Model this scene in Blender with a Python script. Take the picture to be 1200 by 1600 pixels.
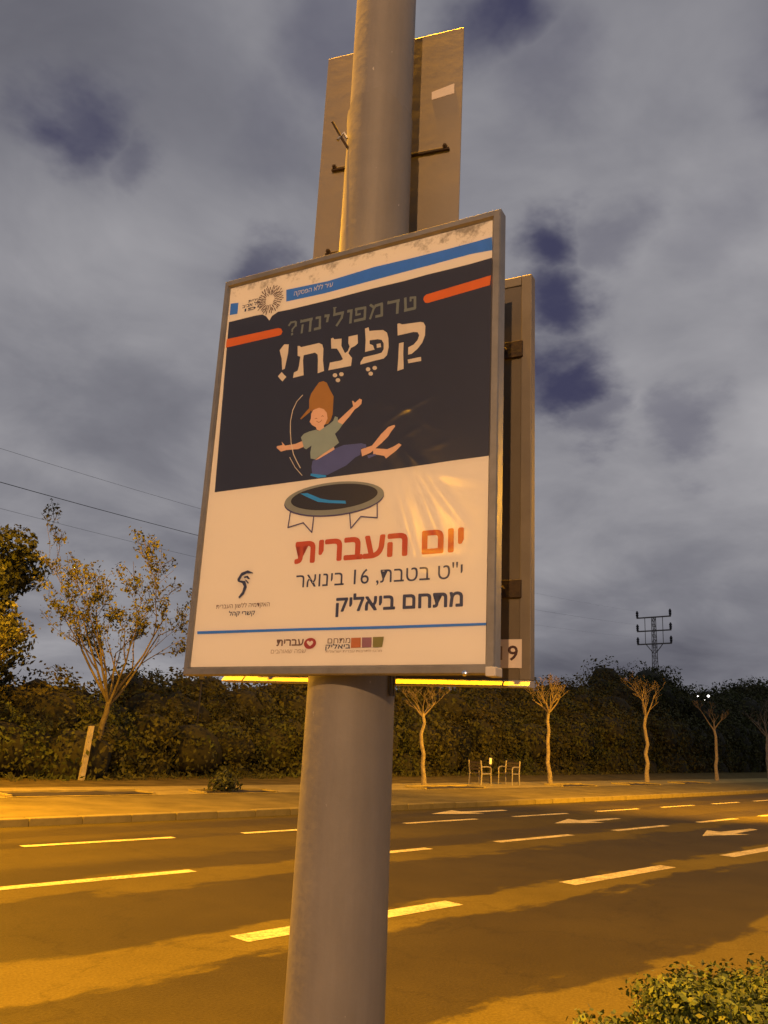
import bpy, bmesh, math, random
import numpy as np
from mathutils import Matrix, Vector
from mathutils.geometry import tessellate_polygon

for o in list(bpy.data.objects):
    bpy.data.objects.remove(o, do_unlink=True)
SC = bpy.context.scene
COL = SC.collection
R = math.radians

# ------------------------------------------------------------------ camera
EYE = 1.85                       # lens height above the carriageway
cam_d = bpy.data.cameras.new('camera')
cam = bpy.data.objects.new('camera', cam_d)
COL.objects.link(cam)
cam_d.sensor_fit = 'VERTICAL'
cam_d.sensor_height = 36.0
cam_d.sensor_width = 27.0
cam_d.lens = 29.25
cam_d.clip_start = 0.05
cam_d.clip_end = 2000
ROT = Matrix(((0.6875319172869214, -0.21939620731083873, -0.6922175719594161),
              (-0.7245628336455877, -0.14419708500960426, -0.6739554145299298),
              (0.04804750577549693, 0.9649209837558475, -0.25810643598407446)))
cam.matrix_world = Matrix.Translation((0, 0, EYE)) @ ROT.to_4x4()
SC.camera = cam

# ------------------------------------------------------------------ world: overcast night sky lit by the city
def azel(az, el):
    """direction from a compass angle (0 = +Y, 90 = +X) and the tangent of its elevation"""
    a = R(az)
    return Vector((math.sin(a), math.cos(a), el))

world = bpy.data.worlds.new('World')
SC.world = world
world.use_nodes = True
nt = world.node_tree
nt.nodes.clear()
def wn(t, **k):
    n = nt.nodes.new(t)
    for a, b in k.items():
        setattr(n, a, b)
    return n
def wl(a, b):
    nt.links.new(a, b)
out = wn('ShaderNodeOutputWorld')
bg = wn('ShaderNodeBackground')
tc = wn('ShaderNodeTexCoord')
nis = wn('ShaderNodeTexSky', sky_type='NISHITA')
nis.sun_disc = False
nis.sun_elevation = R(-4)
nis.sun_rotation = R(250)
# clouds live on a flat layer: divide the direction by its height
sep = wn('ShaderNodeSeparateXYZ'); wl(tc.outputs['Generated'], sep.inputs[0])
zc = wn('ShaderNodeMath', operation='MAXIMUM'); wl(sep.outputs[2], zc.inputs[0]); zc.inputs[1].default_value = 0.0
za = wn('ShaderNodeMath', operation='ADD'); wl(zc.outputs[0], za.inputs[0]); za.inputs[1].default_value = 0.28
dv = wn('ShaderNodeVectorMath', operation='DIVIDE'); wl(tc.outputs['Generated'], dv.inputs[0])
cmb = wn('ShaderNodeCombineXYZ')
for i in range(3): wl(za.outputs[0], cmb.inputs[i])
wl(cmb.outputs[0], dv.inputs[1])
def noise(scale, detail, rough, vec, dist=0.0, w=0.0):
    n = wn('ShaderNodeTexNoise'); n.inputs['Scale'].default_value = scale
    n.inputs['Detail'].default_value = detail; n.inputs['Roughness'].default_value = rough
    n.inputs['Distortion'].default_value = dist
    wl(vec, n.inputs['Vector']); return n
warp = noise(2.2, 3, 0.55, dv.outputs[0])
warp2 = noise(5.2, 5, 0.58, dv.outputs[0])
wisp = noise(4.0, 5, 0.6, dv.outputs[0], 0.4)
big = noise(1.15, 3, 0.5, dv.outputs[0], 0.25)
mid = noise(3.0, 5, 0.55, dv.outputs[0], 0.3)
def mth(op, a, b, clamp=False):
    n = wn('ShaderNodeMath', operation=op); n.use_clamp = clamp
    for i, v in enumerate((a, b)):
        if isinstance(v, (int, float)): n.inputs[i].default_value = v
        else: wl(v, n.inputs[i])
    return n.outputs[0]
# gaps in the cloud deck (compass angle, tan elevation, angular radius, depth)
GAPS = [(18.0, 0.76, 0.030, 0.5), (20.6, 0.745, 0.050, 1.0), (25.0, 0.72, 0.030, 0.5),
        (36.3, 0.585, 0.042, 0.9), (39.5, 0.97, 0.07, 0.5), (35.0, 0.80, 0.05, 0.25),
        (53.0, 1.02, 0.06, 1.0), (57.5, 0.93, 0.06, 0.45), (57.8, 0.67, 0.048, 1.0),
        (58.0, 0.57, 0.055, 1.0), (57.5, 0.45, 0.065, 1.0), (60.0, 0.39, 0.04, 0.5), (66.0, 0.38, 0.05, 0.45),
        (62.5, 0.66, 0.045, 0.4), (70.0, 0.62, 0.06, 0.25), (80.0, 0.8, 0.10, 0.7), (95.0, 0.55, 0.12, 0.7), (5.0, 0.6, 0.12, 0.6),
        (-25.0, 0.8, 0.12, 0.7), (140.0, 0.7, 0.15, 0.7), (200.0, 0.6, 0.15, 0.7), (260.0, 0.9, 0.15, 0.7)]
nrm = wn('ShaderNodeVectorMath', operation='NORMALIZE'); wl(tc.outputs['Generated'], nrm.inputs[0])
wv = wn('ShaderNodeVectorMath', operation='SUBTRACT'); wl(warp2.outputs['Color'], wv.inputs[0]); wv.inputs[1].default_value = (0.5, 0.5, 0.5)
wvs = wn('ShaderNodeVectorMath', operation='SCALE'); wl(wv.outputs[0], wvs.inputs[0]); wvs.inputs['Scale'].default_value = 0.15
wdir = wn('ShaderNodeVectorMath', operation='ADD'); wl(nrm.outputs[0], wdir.inputs[0]); wl(wvs.outputs[0], wdir.inputs[1])
gap = None
for (a, e, rad, dep) in GAPS:
    d = azel(a, e).normalized()
    dist = wn('ShaderNodeVectorMath', operation='DISTANCE'); wl(wdir.outputs[0], dist.inputs[0]); dist.inputs[1].default_value = d
    mr = wn('ShaderNodeMapRange', interpolation_type='SMOOTHERSTEP')
    wl(dist.outputs['Value'], mr.inputs['Value'])
    mr.inputs['From Min'].default_value = rad * 0.15; mr.inputs['From Max'].default_value = rad * 1.5
    mr.inputs['To Min'].default_value = dep; mr.inputs['To Max'].default_value = 0.0
    gap = mr.outputs[0] if gap is None else mth('MAXIMUM', gap, mr.outputs[0])
wm = wn('ShaderNodeMapRange', interpolation_type='SMOOTHSTEP'); wl(wisp.outputs['Fac'], wm.inputs['Value'])
wm.inputs['From Min'].default_value = 0.36; wm.inputs['From Max'].default_value = 0.56; wm.inputs['To Min'].default_value = 0.75
gap = mth('MULTIPLY', gap, wm.outputs[0])
cl = mth('ADD', mth('MULTIPLY', big.outputs['Fac'], 0.75), mth('MULTIPLY', mid.outputs['Fac'], 0.45))
# broad thick and thin parts of the deck (compass angle, tan elevation, angular radius, lift)
for (a, e_, rad, up) in ((67.0, 0.50, 0.50, 0.19), (50.0, 0.75, 0.30, 0.06), (14.0, 0.95, 0.35, -0.20), (25.0, 0.55, 0.28, -0.03), (30.0, 0.30, 0.3, -0.04), (66.0, 0.10, 0.34, -0.10), (160.0, 0.5, 0.8, 0.10), (250.0, 0.4, 0.8, 0.10)):
    d = azel(a, e_).normalized()
    dist = wn('ShaderNodeVectorMath', operation='DISTANCE'); wl(nrm.outputs[0], dist.inputs[0]); dist.inputs[1].default_value = d
    mr = wn('ShaderNodeMapRange', interpolation_type='SMOOTHERSTEP'); wl(dist.outputs['Value'], mr.inputs['Value'])
    mr.inputs['From Min'].default_value = 0.0; mr.inputs['From Max'].default_value = rad
    mr.inputs['To Min'].default_value = up; mr.inputs['To Max'].default_value = 0.0
    cl = mth('ADD', cl, mr.outputs[0])
ramp = wn('ShaderNodeValToRGB'); wl(cl, ramp.inputs[0])
e = ramp.color_ramp.elements
e[0].position = 0.38; e[0].color = (0.105, 0.104, 0.128, 1)
e[1].position = 0.80; e[1].color = (0.352, 0.343, 0.362, 1)
m = e.new(0.58); m.color = (0.190, 0.188, 0.214, 1)
mixg = wn('ShaderNodeMix', data_type='RGBA'); wl(gap, mixg.inputs['Factor']); wl(ramp.outputs[0], mixg.inputs['A'])
mixg.inputs['B'].default_value = (0.048, 0.048, 0.094, 1)
# thin share of the clear night sky above the clouds
nsc = wn('ShaderNodeMix', data_type='RGBA', blend_type='ADD'); nsc.inputs['Factor'].default_value = 0.02
wl(mixg.outputs['Result'], nsc.inputs['A']); wl(nis.outputs[0], nsc.inputs['B'])
wl(nsc.outputs['Result'], bg.inputs['Color'])
bg.inputs['Strength'].default_value = 1.0
wl(bg.outputs[0], out.inputs['Surface'])

SC.view_settings.view_transform = 'Standard'
SC.view_settings.look = 'None'
SC.view_settings.exposure = 0.10
SC.view_settings.gamma = 1.0
SC.view_settings.use_curve_mapping = False
SC.render.engine = 'CYCLES'
SC.cycles.use_denoising = True
SC.cycles.max_bounces = 6
SC.cycles.transparent_max_bounces = 12
SC.cycles.sample_clamp_indirect = 4.0
# street lamps: (sodium colour, watts)
SODIUM = (1.0, 0.42, 0.003)
WARM = (1.0, 0.545, 0.235)
LAMP_OWN, LAMP_BEHIND, LAMP_ACROSS, LAMP_ALONG = 20500.0, 26000.0, 29000.0, 1300.0

# ------------------------------------------------------------------ helpers
MATS = {}
def mat(name, col, rough=0.8, metal=0.0, var=0.0, vscale=8.0, bump=0.0, bscale=60.0, spec=0.5, coords='Object',
        col2=None, island=0.0, emit=None, estr=0.0, sub=None):
    """procedural material: base colour broken up by noise, optional fine relief, per-piece colour shift"""
    if name in MATS: return MATS[name]
    m = bpy.data.materials.new(name); m.use_nodes = True
    n = m.node_tree.nodes; l = m.node_tree.links
    b = n['Principled BSDF']
    b.inputs['Base Color'].default_value = (*col, 1); b.inputs['Roughness'].default_value = rough
    b.inputs['Metallic'].default_value = metal; b.inputs['Specular IOR Level'].default_value = spec
    t = n.new('ShaderNodeTexCoord')
    src = None
    if var or col2:
        no = n.new('ShaderNodeTexNoise'); no.inputs['Scale'].default_value = vscale; no.inputs['Detail'].default_value = 6
        no.inputs['Roughness'].default_value = 0.65
        l.new(t.outputs[coords], no.inputs['Vector'])
        mr = n.new('ShaderNodeMapRange'); l.new(no.outputs['Fac'], mr.inputs['Value'])
        mr.inputs['From Min'].default_value = 0.35; mr.inputs['From Max'].default_value = 0.65
        mx = n.new('ShaderNodeMix'); mx.data_type = 'RGBA'; l.new(mr.outputs[0], mx.inputs['Factor'])
        c2 = col2 if col2 else tuple(c * (1 - var) for c in col)
        mx.inputs['A'].default_value = (*col, 1); mx.inputs['B'].default_value = (*c2, 1)
        src = mx.outputs['Result']
        l.new(src, b.inputs['Base Color'])
    if island:
        g = n.new('ShaderNodeNewGeometry'); hsv = n.new('ShaderNodeHueSaturation')
        mr2 = n.new('ShaderNodeMapRange'); l.new(g.outputs['Random Per Island'], mr2.inputs['Value'])
        mr2.inputs['To Min'].default_value = 1 - island; mr2.inputs['To Max'].default_value = 1 + island
        l.new(mr2.outputs[0], hsv.inputs['Value'])
        if src: l.new(src, hsv.inputs['Color'])
        else: hsv.inputs['Color'].default_value = (*col, 1)
        l.new(hsv.outputs[0], b.inputs['Base Color'])
    if bump:
        n2 = n.new('ShaderNodeTexNoise'); n2.inputs['Scale'].default_value = bscale; n2.inputs['Detail'].default_value = 5
        l.new(t.outputs[coords], n2.inputs['Vector'])
        bp = n.new('ShaderNodeBump'); bp.inputs['Strength'].default_value = bump; bp.inputs['Distance'].default_value = 0.02
        l.new(n2.outputs['Fac'], bp.inputs['Height']); l.new(bp.outputs[0], b.inputs['Normal'])
    if emit:
        b.inputs['Emission Color'].default_value = (*emit, 1); b.inputs['Emission Strength'].default_value = estr
    MATS[name] = m
    return m

def link(o, parent=None):
    COL.objects.link(o)
    if parent is not None: o.parent = parent
    return o

def obj(name, bm, m, parent=None, smooth=False):
    me = bpy.data.meshes.new(name)
    bmesh.ops.recalc_face_normals(bm, faces=bm.faces)
    bm.to_mesh(me); bm.free()
    if smooth:
        for p in me.polygons: p.use_smooth = True
        me.set_sharp_from_angle(angle=R(40))
    if m is not None: me.materials.append(m)
    return link(bpy.data.objects.new(name, me), parent)

def tag(o, label=None, cat=None, group=None, kind=None):
    if label: o['label'] = label
    if cat: o['category'] = cat
    if group: o['group'] = group
    if kind: o['kind'] = kind
    return o

def empty(name, loc=(0, 0, 0), rz=0.0):
    o = bpy.data.objects.new(name, None); o.empty_display_size = 0.1
    o.location = loc; o.rotation_euler = (0, 0, rz)
    return link(o)

def box(bm, x0, x1, y0, y1, z0, z1, bevel=0.0):
    v = [bm.verts.new(p) for p in ((x0, y0, z0), (x1, y0, z0), (x1, y1, z0), (x0, y1, z0), (x0, y0, z1), (x1, y0, z1), (x1, y1, z1), (x0, y1, z1))]
    fs = [bm.faces.new([v[i] for i in f]) for f in ((0, 3, 2, 1), (4, 5, 6, 7), (0, 1, 5, 4), (1, 2, 6, 5), (2, 3, 7, 6), (3, 0, 4, 7))]
    if bevel:
        es = set(e for f in fs for e in f.edges)
        bmesh.ops.bevel(bm, geom=list(es), offset=bevel, segments=2, affect='EDGES', profile=0.5)

def bxo(name, dims, m, parent=None, bevel=0.0):
    bm = bmesh.new(); box(bm, *dims, bevel=bevel); return obj(name, bm, m, parent)

def tube(bm, pts, rad, seg=8, caps=True):
    """tube through points; rad is a number or one radius for each point"""
    pts = [Vector(p) for p in pts]
    if not hasattr(rad, '__len__'): rad = [rad] * len(pts)
    rings = []
    ref = None
    for i, p in enumerate(pts):
        d = (pts[min(i + 1, len(pts) - 1)] - pts[max(i - 1, 0)]).normalized()
        if ref is None:
            ref = Vector((1, 0, 0)) if abs(d.x) < 0.9 else Vector((0, 1, 0))
        a = (ref - d * ref.dot(d)).normalized(); b = d.cross(a); ref = a
        rings.append([bm.verts.new(p + (a * math.cos(2 * math.pi * k / seg) + b * math.sin(2 * math.pi * k / seg)) * rad[i]) for k in range(seg)])
    for r0, r1 in zip(rings, rings[1:]):
        for k in range(seg):
            bm.faces.new((r0[k], r0[(k + 1) % seg], r1[(k + 1) % seg], r1[k]))
    if caps and seg > 2:
        bm.faces.new(rings[0][::-1]); bm.faces.new(rings[-1])

def lathe(bm, prof, seg=32, cx=0.0, cy=0.0, caps=True):
    rings = [[bm.verts.new((cx + r * math.cos(2 * math.pi * k / seg), cy + r * math.sin(2 * math.pi * k / seg), z)) for k in range(seg)] for r, z in prof]
    for r0, r1 in zip(rings, rings[1:]):
        for k in range(seg):
            bm.faces.new((r0[k], r0[(k + 1) % seg], r1[(k + 1) % seg], r1[k]))
    if caps:
        bm.faces.new(rings[0][::-1]); bm.faces.new(rings[-1])

def fast_mesh(name, verts, faces, mats, parent=None, midx=None, smooth=False):
    """mesh from numpy arrays; faces is an (n, k) array"""
    verts = np.asarray(verts, dtype=np.float32); faces = np.asarray(faces, dtype=np.int32)
    me = bpy.data.meshes.new(name)
    me.vertices.add(len(verts)); me.vertices.foreach_set('co', verts.ravel())
    k = faces.shape[1]
    me.loops.add(faces.size); me.loops.foreach_set('vertex_index', faces.ravel())
    me.polygons.add(len(faces)); me.polygons.foreach_set('loop_start', np.arange(0, faces.size, k, dtype=np.int32))
    if midx is not None: me.polygons.foreach_set('material_index', np.asarray(midx, dtype=np.int32))
    if smooth: me.polygons.foreach_set('use_smooth', np.ones(len(faces), dtype=bool))
    me.update(calc_edges=True)
    for m in mats: me.materials.append(m)
    return link(bpy.data.objects.new(name, me), parent)

def drift(x):
    """the road bends away slightly to the right of the picture"""
    if x < 6: return 0.0
    if x < 70: return 0.0005 * (x - 6) ** 2
    return 0.0005 * 64 ** 2 + (x - 70) * 0.064

# poster artwork, in metres on the sign plane (across, up)
POLY = {
 'sheet': [(0.0324,1.0385),(0.7755,1.0349),(0.7616,0.0167),(0.0203,0.017)],
 'band': [(0.213,0.9827),(0.3384,0.9777),(0.4695,0.9848),(0.5668,0.9832),(0.66,0.983),(0.7369,0.9842),(0.7755,0.9858),(0.7756,0.9512),(0.7245,0.9546),(0.6344,0.9521),(0.5405,0.9502),(0.4283,0.9475),(0.3329,0.9451),(0.2158,0.9481)],
 'square': [(0.0347,0.9832),(0.0604,0.9804),(0.0603,0.9478),(0.0349,0.9488)],
 'dark': [(0.0344,0.9285),(0.1227,0.9289),(0.1432,0.9274),(0.156,0.9186),(0.1669,0.9045),(0.1739,0.9162),(0.1916,0.9241),(0.2272,0.9228),(0.3417,0.923),(0.4649,0.9261),(0.555,0.926),(0.6152,0.9284),(0.6738,0.9286),(0.7247,0.9292),(0.7756,0.932),(0.7688,0.4571),(0.6807,0.4567),(0.557,0.454),(0.314,0.4546),(0.0393,0.4534)],
 'or_l': [(0.0321,0.8786),(0.1978,0.8768),(0.206,0.8729),(0.2107,0.864),(0.2074,0.856),(0.1997,0.8547),(0.0321,0.8539)],
 'or_r': [(0.7731,0.8875),(0.7707,0.8634),(0.6182,0.853),(0.6103,0.8555),(0.6055,0.8646),(0.6073,0.8722),(0.6137,0.8761)],
 'qof_a': [(0.5397,0.8156),(0.5439,0.8164),(0.5528,0.8117),(0.5994,0.808),(0.608,0.8044),(0.6127,0.7949),(0.6122,0.7712),(0.6059,0.7539),(0.5944,0.7409),(0.5794,0.7304),(0.5701,0.7304),(0.5703,0.7491),(0.5838,0.7532),(0.5938,0.7631),(0.5976,0.7742),(0.5933,0.7826),(0.5829,0.7857),(0.5414,0.785)],
 'qof_b': [(0.5456,0.7642),(0.5577,0.7645),(0.5576,0.7345),(0.5599,0.6963),(0.5438,0.6939),(0.5451,0.7268)],
 'patah': [(0.5695,0.7181),(0.6034,0.7184),(0.6043,0.7081),(0.5715,0.7083)],
 'pe': [(0.4524,0.8217),(0.4622,0.8232),(0.4648,0.8127),(0.4765,0.8114),(0.5017,0.8078),(0.5128,0.7986),(0.5169,0.7838),(0.5188,0.7592),(0.515,0.7393),(0.5065,0.7324),(0.4835,0.7316),(0.4441,0.7286),(0.4445,0.7355),(0.4523,0.7462),(0.4899,0.7476),(0.5005,0.749),(0.5055,0.7567),(0.5049,0.7724),(0.4992,0.7822),(0.4883,0.7861),(0.4667,0.7877),(0.4671,0.7782),(0.4763,0.7728),(0.4812,0.7604),(0.4553,0.7595),(0.4557,0.7892)],
 'dagesh': [(0.486,0.7741),(0.4967,0.774),(0.4985,0.7636),(0.4871,0.7637)],
 'tsadi': [(0.3577,0.8144),(0.3633,0.8158),(0.3674,0.8106),(0.3883,0.8082),(0.3886,0.7885),(0.3999,0.7668),(0.4071,0.7707),(0.4121,0.7821),(0.4078,0.7918),(0.4076,0.8096),(0.4328,0.8098),(0.4347,0.7864),(0.4269,0.7809),(0.416,0.7777),(0.4093,0.7649),(0.4203,0.7505),(0.4185,0.7299),(0.3552,0.7299),(0.3585,0.7498),(0.3878,0.7496),(0.3951,0.7518),(0.3868,0.7675),(0.3765,0.7837),(0.3601,0.787)],
 'tav': [(0.2605,0.8139),(0.2665,0.8127),(0.2708,0.8082),(0.3235,0.8094),(0.3335,0.803),(0.3373,0.7914),(0.3382,0.759),(0.3431,0.7304),(0.325,0.7276),(0.3235,0.7618),(0.3216,0.7783),(0.3135,0.7853),(0.2804,0.7844),(0.2795,0.7701),(0.2843,0.7296),(0.2531,0.728),(0.2548,0.7421),(0.2655,0.7455),(0.2686,0.7576),(0.2707,0.7826),(0.2626,0.786)],
 'ex_a': [(0.2062,0.8125),(0.2191,0.8264),(0.2333,0.8235),(0.2329,0.7988),(0.2261,0.7579),(0.2186,0.7558),(0.2144,0.7882)],
 'ex_b': [(0.2067,0.7404),(0.2175,0.7504),(0.2326,0.7344),(0.2219,0.7238)],
 'seg0': [(0.3812,0.7101),(0.3778,0.7077),(0.3727,0.7086),(0.3689,0.7123),(0.3687,0.7166),(0.3721,0.719),(0.3772,0.7181),(0.3809,0.7144)],
 'seg1': [(0.399,0.7097),(0.3957,0.7073),(0.3906,0.7082),(0.3869,0.7118),(0.3866,0.7162),(0.39,0.7186),(0.395,0.7177),(0.3988,0.714)],
 'seg2': [(0.3902,0.6956),(0.3868,0.6932),(0.3818,0.6941),(0.378,0.6977),(0.3777,0.702),(0.3811,0.7045),(0.3862,0.7036),(0.3899,0.6999)],
 'seg3': [(0.4717,0.7094),(0.4684,0.707),(0.4635,0.7078),(0.4599,0.7115),(0.4597,0.7157),(0.463,0.7181),(0.4679,0.7172),(0.4715,0.7136)],
 'seg4': [(0.4895,0.7095),(0.4862,0.7072),(0.4814,0.708),(0.4778,0.7116),(0.4776,0.7159),(0.4809,0.7182),(0.4857,0.7174),(0.4893,0.7138)],
 'seg5': [(0.4794,0.6967),(0.4761,0.6943),(0.4713,0.6951),(0.4677,0.6987),(0.4675,0.703),(0.4708,0.7054),(0.4756,0.7045),(0.4792,0.7009)],
 'hair': [(0.3429,0.7034),(0.3533,0.697),(0.3645,0.6751),(0.3747,0.6582),(0.3748,0.64),(0.3748,0.6129),(0.3707,0.5985),(0.3632,0.5892),(0.3551,0.5889),(0.3515,0.6195),(0.3392,0.632),(0.3191,0.6336),(0.3145,0.6283),(0.3071,0.6386),(0.3056,0.6603),(0.3096,0.6751),(0.322,0.6916),(0.3313,0.7024)],
 'strand': [(0.3087,0.6399),(0.314,0.636),(0.3095,0.6275),(0.2854,0.612),(0.2828,0.6148),(0.2961,0.6281)],
 'face': [(0.3192,0.6321),(0.3357,0.6347),(0.3493,0.6289),(0.3581,0.6185),(0.3614,0.6029),(0.3556,0.5903),(0.3519,0.5863),(0.3542,0.577),(0.3429,0.5742),(0.3327,0.5786),(0.3307,0.5849),(0.3186,0.5927),(0.3106,0.6021),(0.3141,0.6101),(0.3139,0.6223)],
 'shirt': [(0.2888,0.5653),(0.2966,0.5733),(0.3113,0.5772),(0.3294,0.5791),(0.3396,0.5747),(0.3539,0.5816),(0.3681,0.5884),(0.3775,0.5945),(0.3817,0.6058),(0.39,0.6016),(0.3907,0.5896),(0.4039,0.5817),(0.395,0.5697),(0.3843,0.5609),(0.3968,0.5371),(0.383,0.5281),(0.3595,0.5171),(0.3328,0.5035),(0.3204,0.5074),(0.3184,0.5225),(0.3205,0.54),(0.3061,0.5324),(0.2992,0.5369),(0.2949,0.5494)],
 'belly': [(0.3329,0.5023),(0.3595,0.5177),(0.3829,0.5293),(0.3856,0.5219),(0.3599,0.5106),(0.341,0.5028)],
 'arm_r': [(0.3867,0.5907),(0.4089,0.6076),(0.4303,0.6236),(0.4264,0.6376),(0.4296,0.6377),(0.4347,0.6318),(0.4469,0.6403),(0.4534,0.6362),(0.4523,0.626),(0.4432,0.6186),(0.4355,0.6153),(0.422,0.5997),(0.4024,0.5804),(0.3909,0.5851)],
 'arm_l': [(0.2978,0.5566),(0.2747,0.5507),(0.2442,0.5503),(0.2329,0.5624),(0.2365,0.5528),(0.22,0.552),(0.2197,0.5475),(0.2334,0.536),(0.2486,0.5382),(0.2825,0.5361),(0.2973,0.5395)],
 'pants': [(0.3264,0.5008),(0.3472,0.5064),(0.3849,0.5235),(0.41,0.5294),(0.457,0.5274),(0.4695,0.5228),(0.4705,0.5141),(0.4576,0.5152),(0.4553,0.4989),(0.4431,0.4948),(0.4191,0.4777),(0.3694,0.4606),(0.3271,0.467),(0.3241,0.4864)],
 'cuff': [(0.3236,0.4695),(0.3663,0.4601),(0.3665,0.4558),(0.344,0.4563),(0.3223,0.4647)],
 'leg_a': [(0.4561,0.5126),(0.4851,0.5179),(0.5083,0.5433),(0.5258,0.5579),(0.5407,0.5606),(0.5433,0.5568),(0.5324,0.5441),(0.5267,0.535),(0.5092,0.5203),(0.4916,0.5079),(0.4828,0.5011),(0.4601,0.4949)],
 'leg_b': [(0.4884,0.5109),(0.5249,0.504),(0.5396,0.5077),(0.5542,0.5142),(0.5608,0.5091),(0.5488,0.4981),(0.5227,0.4818),(0.518,0.4886),(0.489,0.4968)],
 'hem': [(0.4739,0.4951),(0.4951,0.4966),(0.4968,0.493),(0.4773,0.4876)],
 'tr_under': [(0.521,0.3979),(0.5204,0.3919),(0.5167,0.3861),(0.5101,0.3805),(0.5006,0.3754),(0.4884,0.3707),(0.4739,0.3667),(0.4573,0.3634),(0.4389,0.3609),(0.4193,0.3593),(0.3988,0.3586),(0.3779,0.3589),(0.3571,0.3601),(0.337,0.3623),(0.3181,0.3654),(0.3008,0.3693),(0.2857,0.374),(0.2731,0.3793),(0.2634,0.3851),(0.2569,0.3912),(0.2539,0.3976),(0.2543,0.4039),(0.2582,0.4102),(0.2655,0.4161),(0.276,0.4215),(0.2893,0.4263),(0.3052,0.4303),(0.3232,0.4335),(0.3427,0.4358),(0.3632,0.4371),(0.3843,0.4374),(0.4053,0.4368),(0.4258,0.4352),(0.4453,0.4327),(0.4633,0.4293),(0.4793,0.4253),(0.4931,0.4206),(0.5044,0.4153),(0.5129,0.4097),(0.5185,0.4039)],
 'tr_rim': [(0.5209,0.4011),(0.5203,0.3952),(0.5166,0.3893),(0.51,0.3838),(0.5006,0.3786),(0.4885,0.374),(0.474,0.3699),(0.4574,0.3667),(0.4392,0.3642),(0.4196,0.3626),(0.3992,0.3619),(0.3784,0.3622),(0.3577,0.3634),(0.3377,0.3656),(0.3189,0.3687),(0.3017,0.3727),(0.2866,0.3774),(0.2741,0.3827),(0.2644,0.3885),(0.258,0.3947),(0.2549,0.401),(0.2553,0.4074),(0.2592,0.4136),(0.2665,0.4195),(0.2769,0.4249),(0.2902,0.4297),(0.306,0.4338),(0.3239,0.4369),(0.3433,0.4392),(0.3637,0.4405),(0.3847,0.4408),(0.4057,0.4401),(0.4261,0.4385),(0.4455,0.436),(0.4634,0.4326),(0.4794,0.4286),(0.4931,0.4238),(0.5044,0.4186),(0.5128,0.413),(0.5184,0.4071)],
 'tr_mat': [(0.5048,0.4045),(0.5042,0.3998),(0.5009,0.3953),(0.495,0.391),(0.4866,0.3871),(0.4759,0.3835),(0.4631,0.3804),(0.4485,0.3779),(0.4324,0.376),(0.4152,0.3748),(0.3973,0.3743),(0.3792,0.3746),(0.3611,0.3756),(0.3437,0.3773),(0.3273,0.3797),(0.3125,0.3827),(0.2994,0.3864),(0.2887,0.3905),(0.2805,0.3949),(0.275,0.3997),(0.2725,0.4045),(0.273,0.4094),(0.2765,0.4142),(0.283,0.4187),(0.2921,0.4228),(0.3038,0.4265),(0.3176,0.4296),(0.3332,0.432),(0.3501,0.4338),(0.3679,0.4348),(0.3862,0.435),(0.4045,0.4345),(0.4223,0.4332),(0.4392,0.4313),(0.4548,0.4287),(0.4688,0.4256),(0.4808,0.422),(0.4906,0.4179),(0.4979,0.4136),(0.5027,0.4091)],
 'tr_arc': [(0.4998,0.405),(0.4992,0.4008),(0.496,0.3967),(0.4903,0.3928),(0.4822,0.3892),(0.4719,0.386),(0.4597,0.3832),(0.4457,0.3809),(0.4303,0.3792),(0.4139,0.3782),(0.3968,0.3777),(0.3794,0.378),(0.3622,0.3789),(0.3456,0.3804),(0.33,0.3826),(0.3159,0.3854),(0.3035,0.3887),(0.2933,0.3924),(0.2855,0.3964),(0.2804,0.4007),(0.2781,0.4051),(0.2786,0.4095),(0.282,0.4138),(0.2882,0.4179),(0.2969,0.4217),(0.3081,0.425),(0.3212,0.4278),(0.3361,0.43),(0.3523,0.4316),(0.3693,0.4325),(0.3867,0.4327),(0.4041,0.4322),(0.4211,0.4311),(0.4372,0.4293),(0.4521,0.427),(0.4655,0.4242),(0.4769,0.4209),(0.4862,0.4172),(0.4932,0.4133),(0.4978,0.4092)],
 'streak': [(0.2975,0.4224),(0.3171,0.4217),(0.3538,0.405),(0.3796,0.3981),(0.4221,0.3924),(0.424,0.3852),(0.38,0.391),(0.3479,0.3971),(0.3178,0.4116)],
 'acad': [(0.1336,0.2263),(0.1439,0.2412),(0.1622,0.246),(0.1767,0.2401),(0.1793,0.2372),(0.1605,0.2391),(0.147,0.2333),(0.141,0.2228),(0.1577,0.2203),(0.1633,0.2054),(0.1561,0.1885),(0.1431,0.1787),(0.1412,0.1834),(0.1508,0.1945),(0.1542,0.2078),(0.1488,0.2158),(0.1351,0.2204)],
 'acad2': [(0.1519,0.2311),(0.1634,0.2331),(0.1713,0.2242),(0.1652,0.2245),(0.1601,0.2287),(0.1547,0.227)],
 'acad3': [(0.1549,0.2243),(0.1607,0.2228),(0.1689,0.2147),(0.1653,0.2137)],
 'rule': [(0.0267,0.1045),(0.31,0.1039),(0.5449,0.1025),(0.7653,0.1021),(0.7653,0.0971),(0.5451,0.0965),(0.3104,0.0983),(0.0275,0.0978)],
 'sq_o': [(0.4534,0.0787),(0.4772,0.079),(0.4777,0.0579),(0.4537,0.0572)],
 'sq_p': [(0.4802,0.0791),(0.5037,0.079),(0.5041,0.0578),(0.4807,0.0574)],
 'sq_g': [(0.5069,0.0794),(0.5333,0.0796),(0.5298,0.0578),(0.5074,0.0574)],
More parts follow.
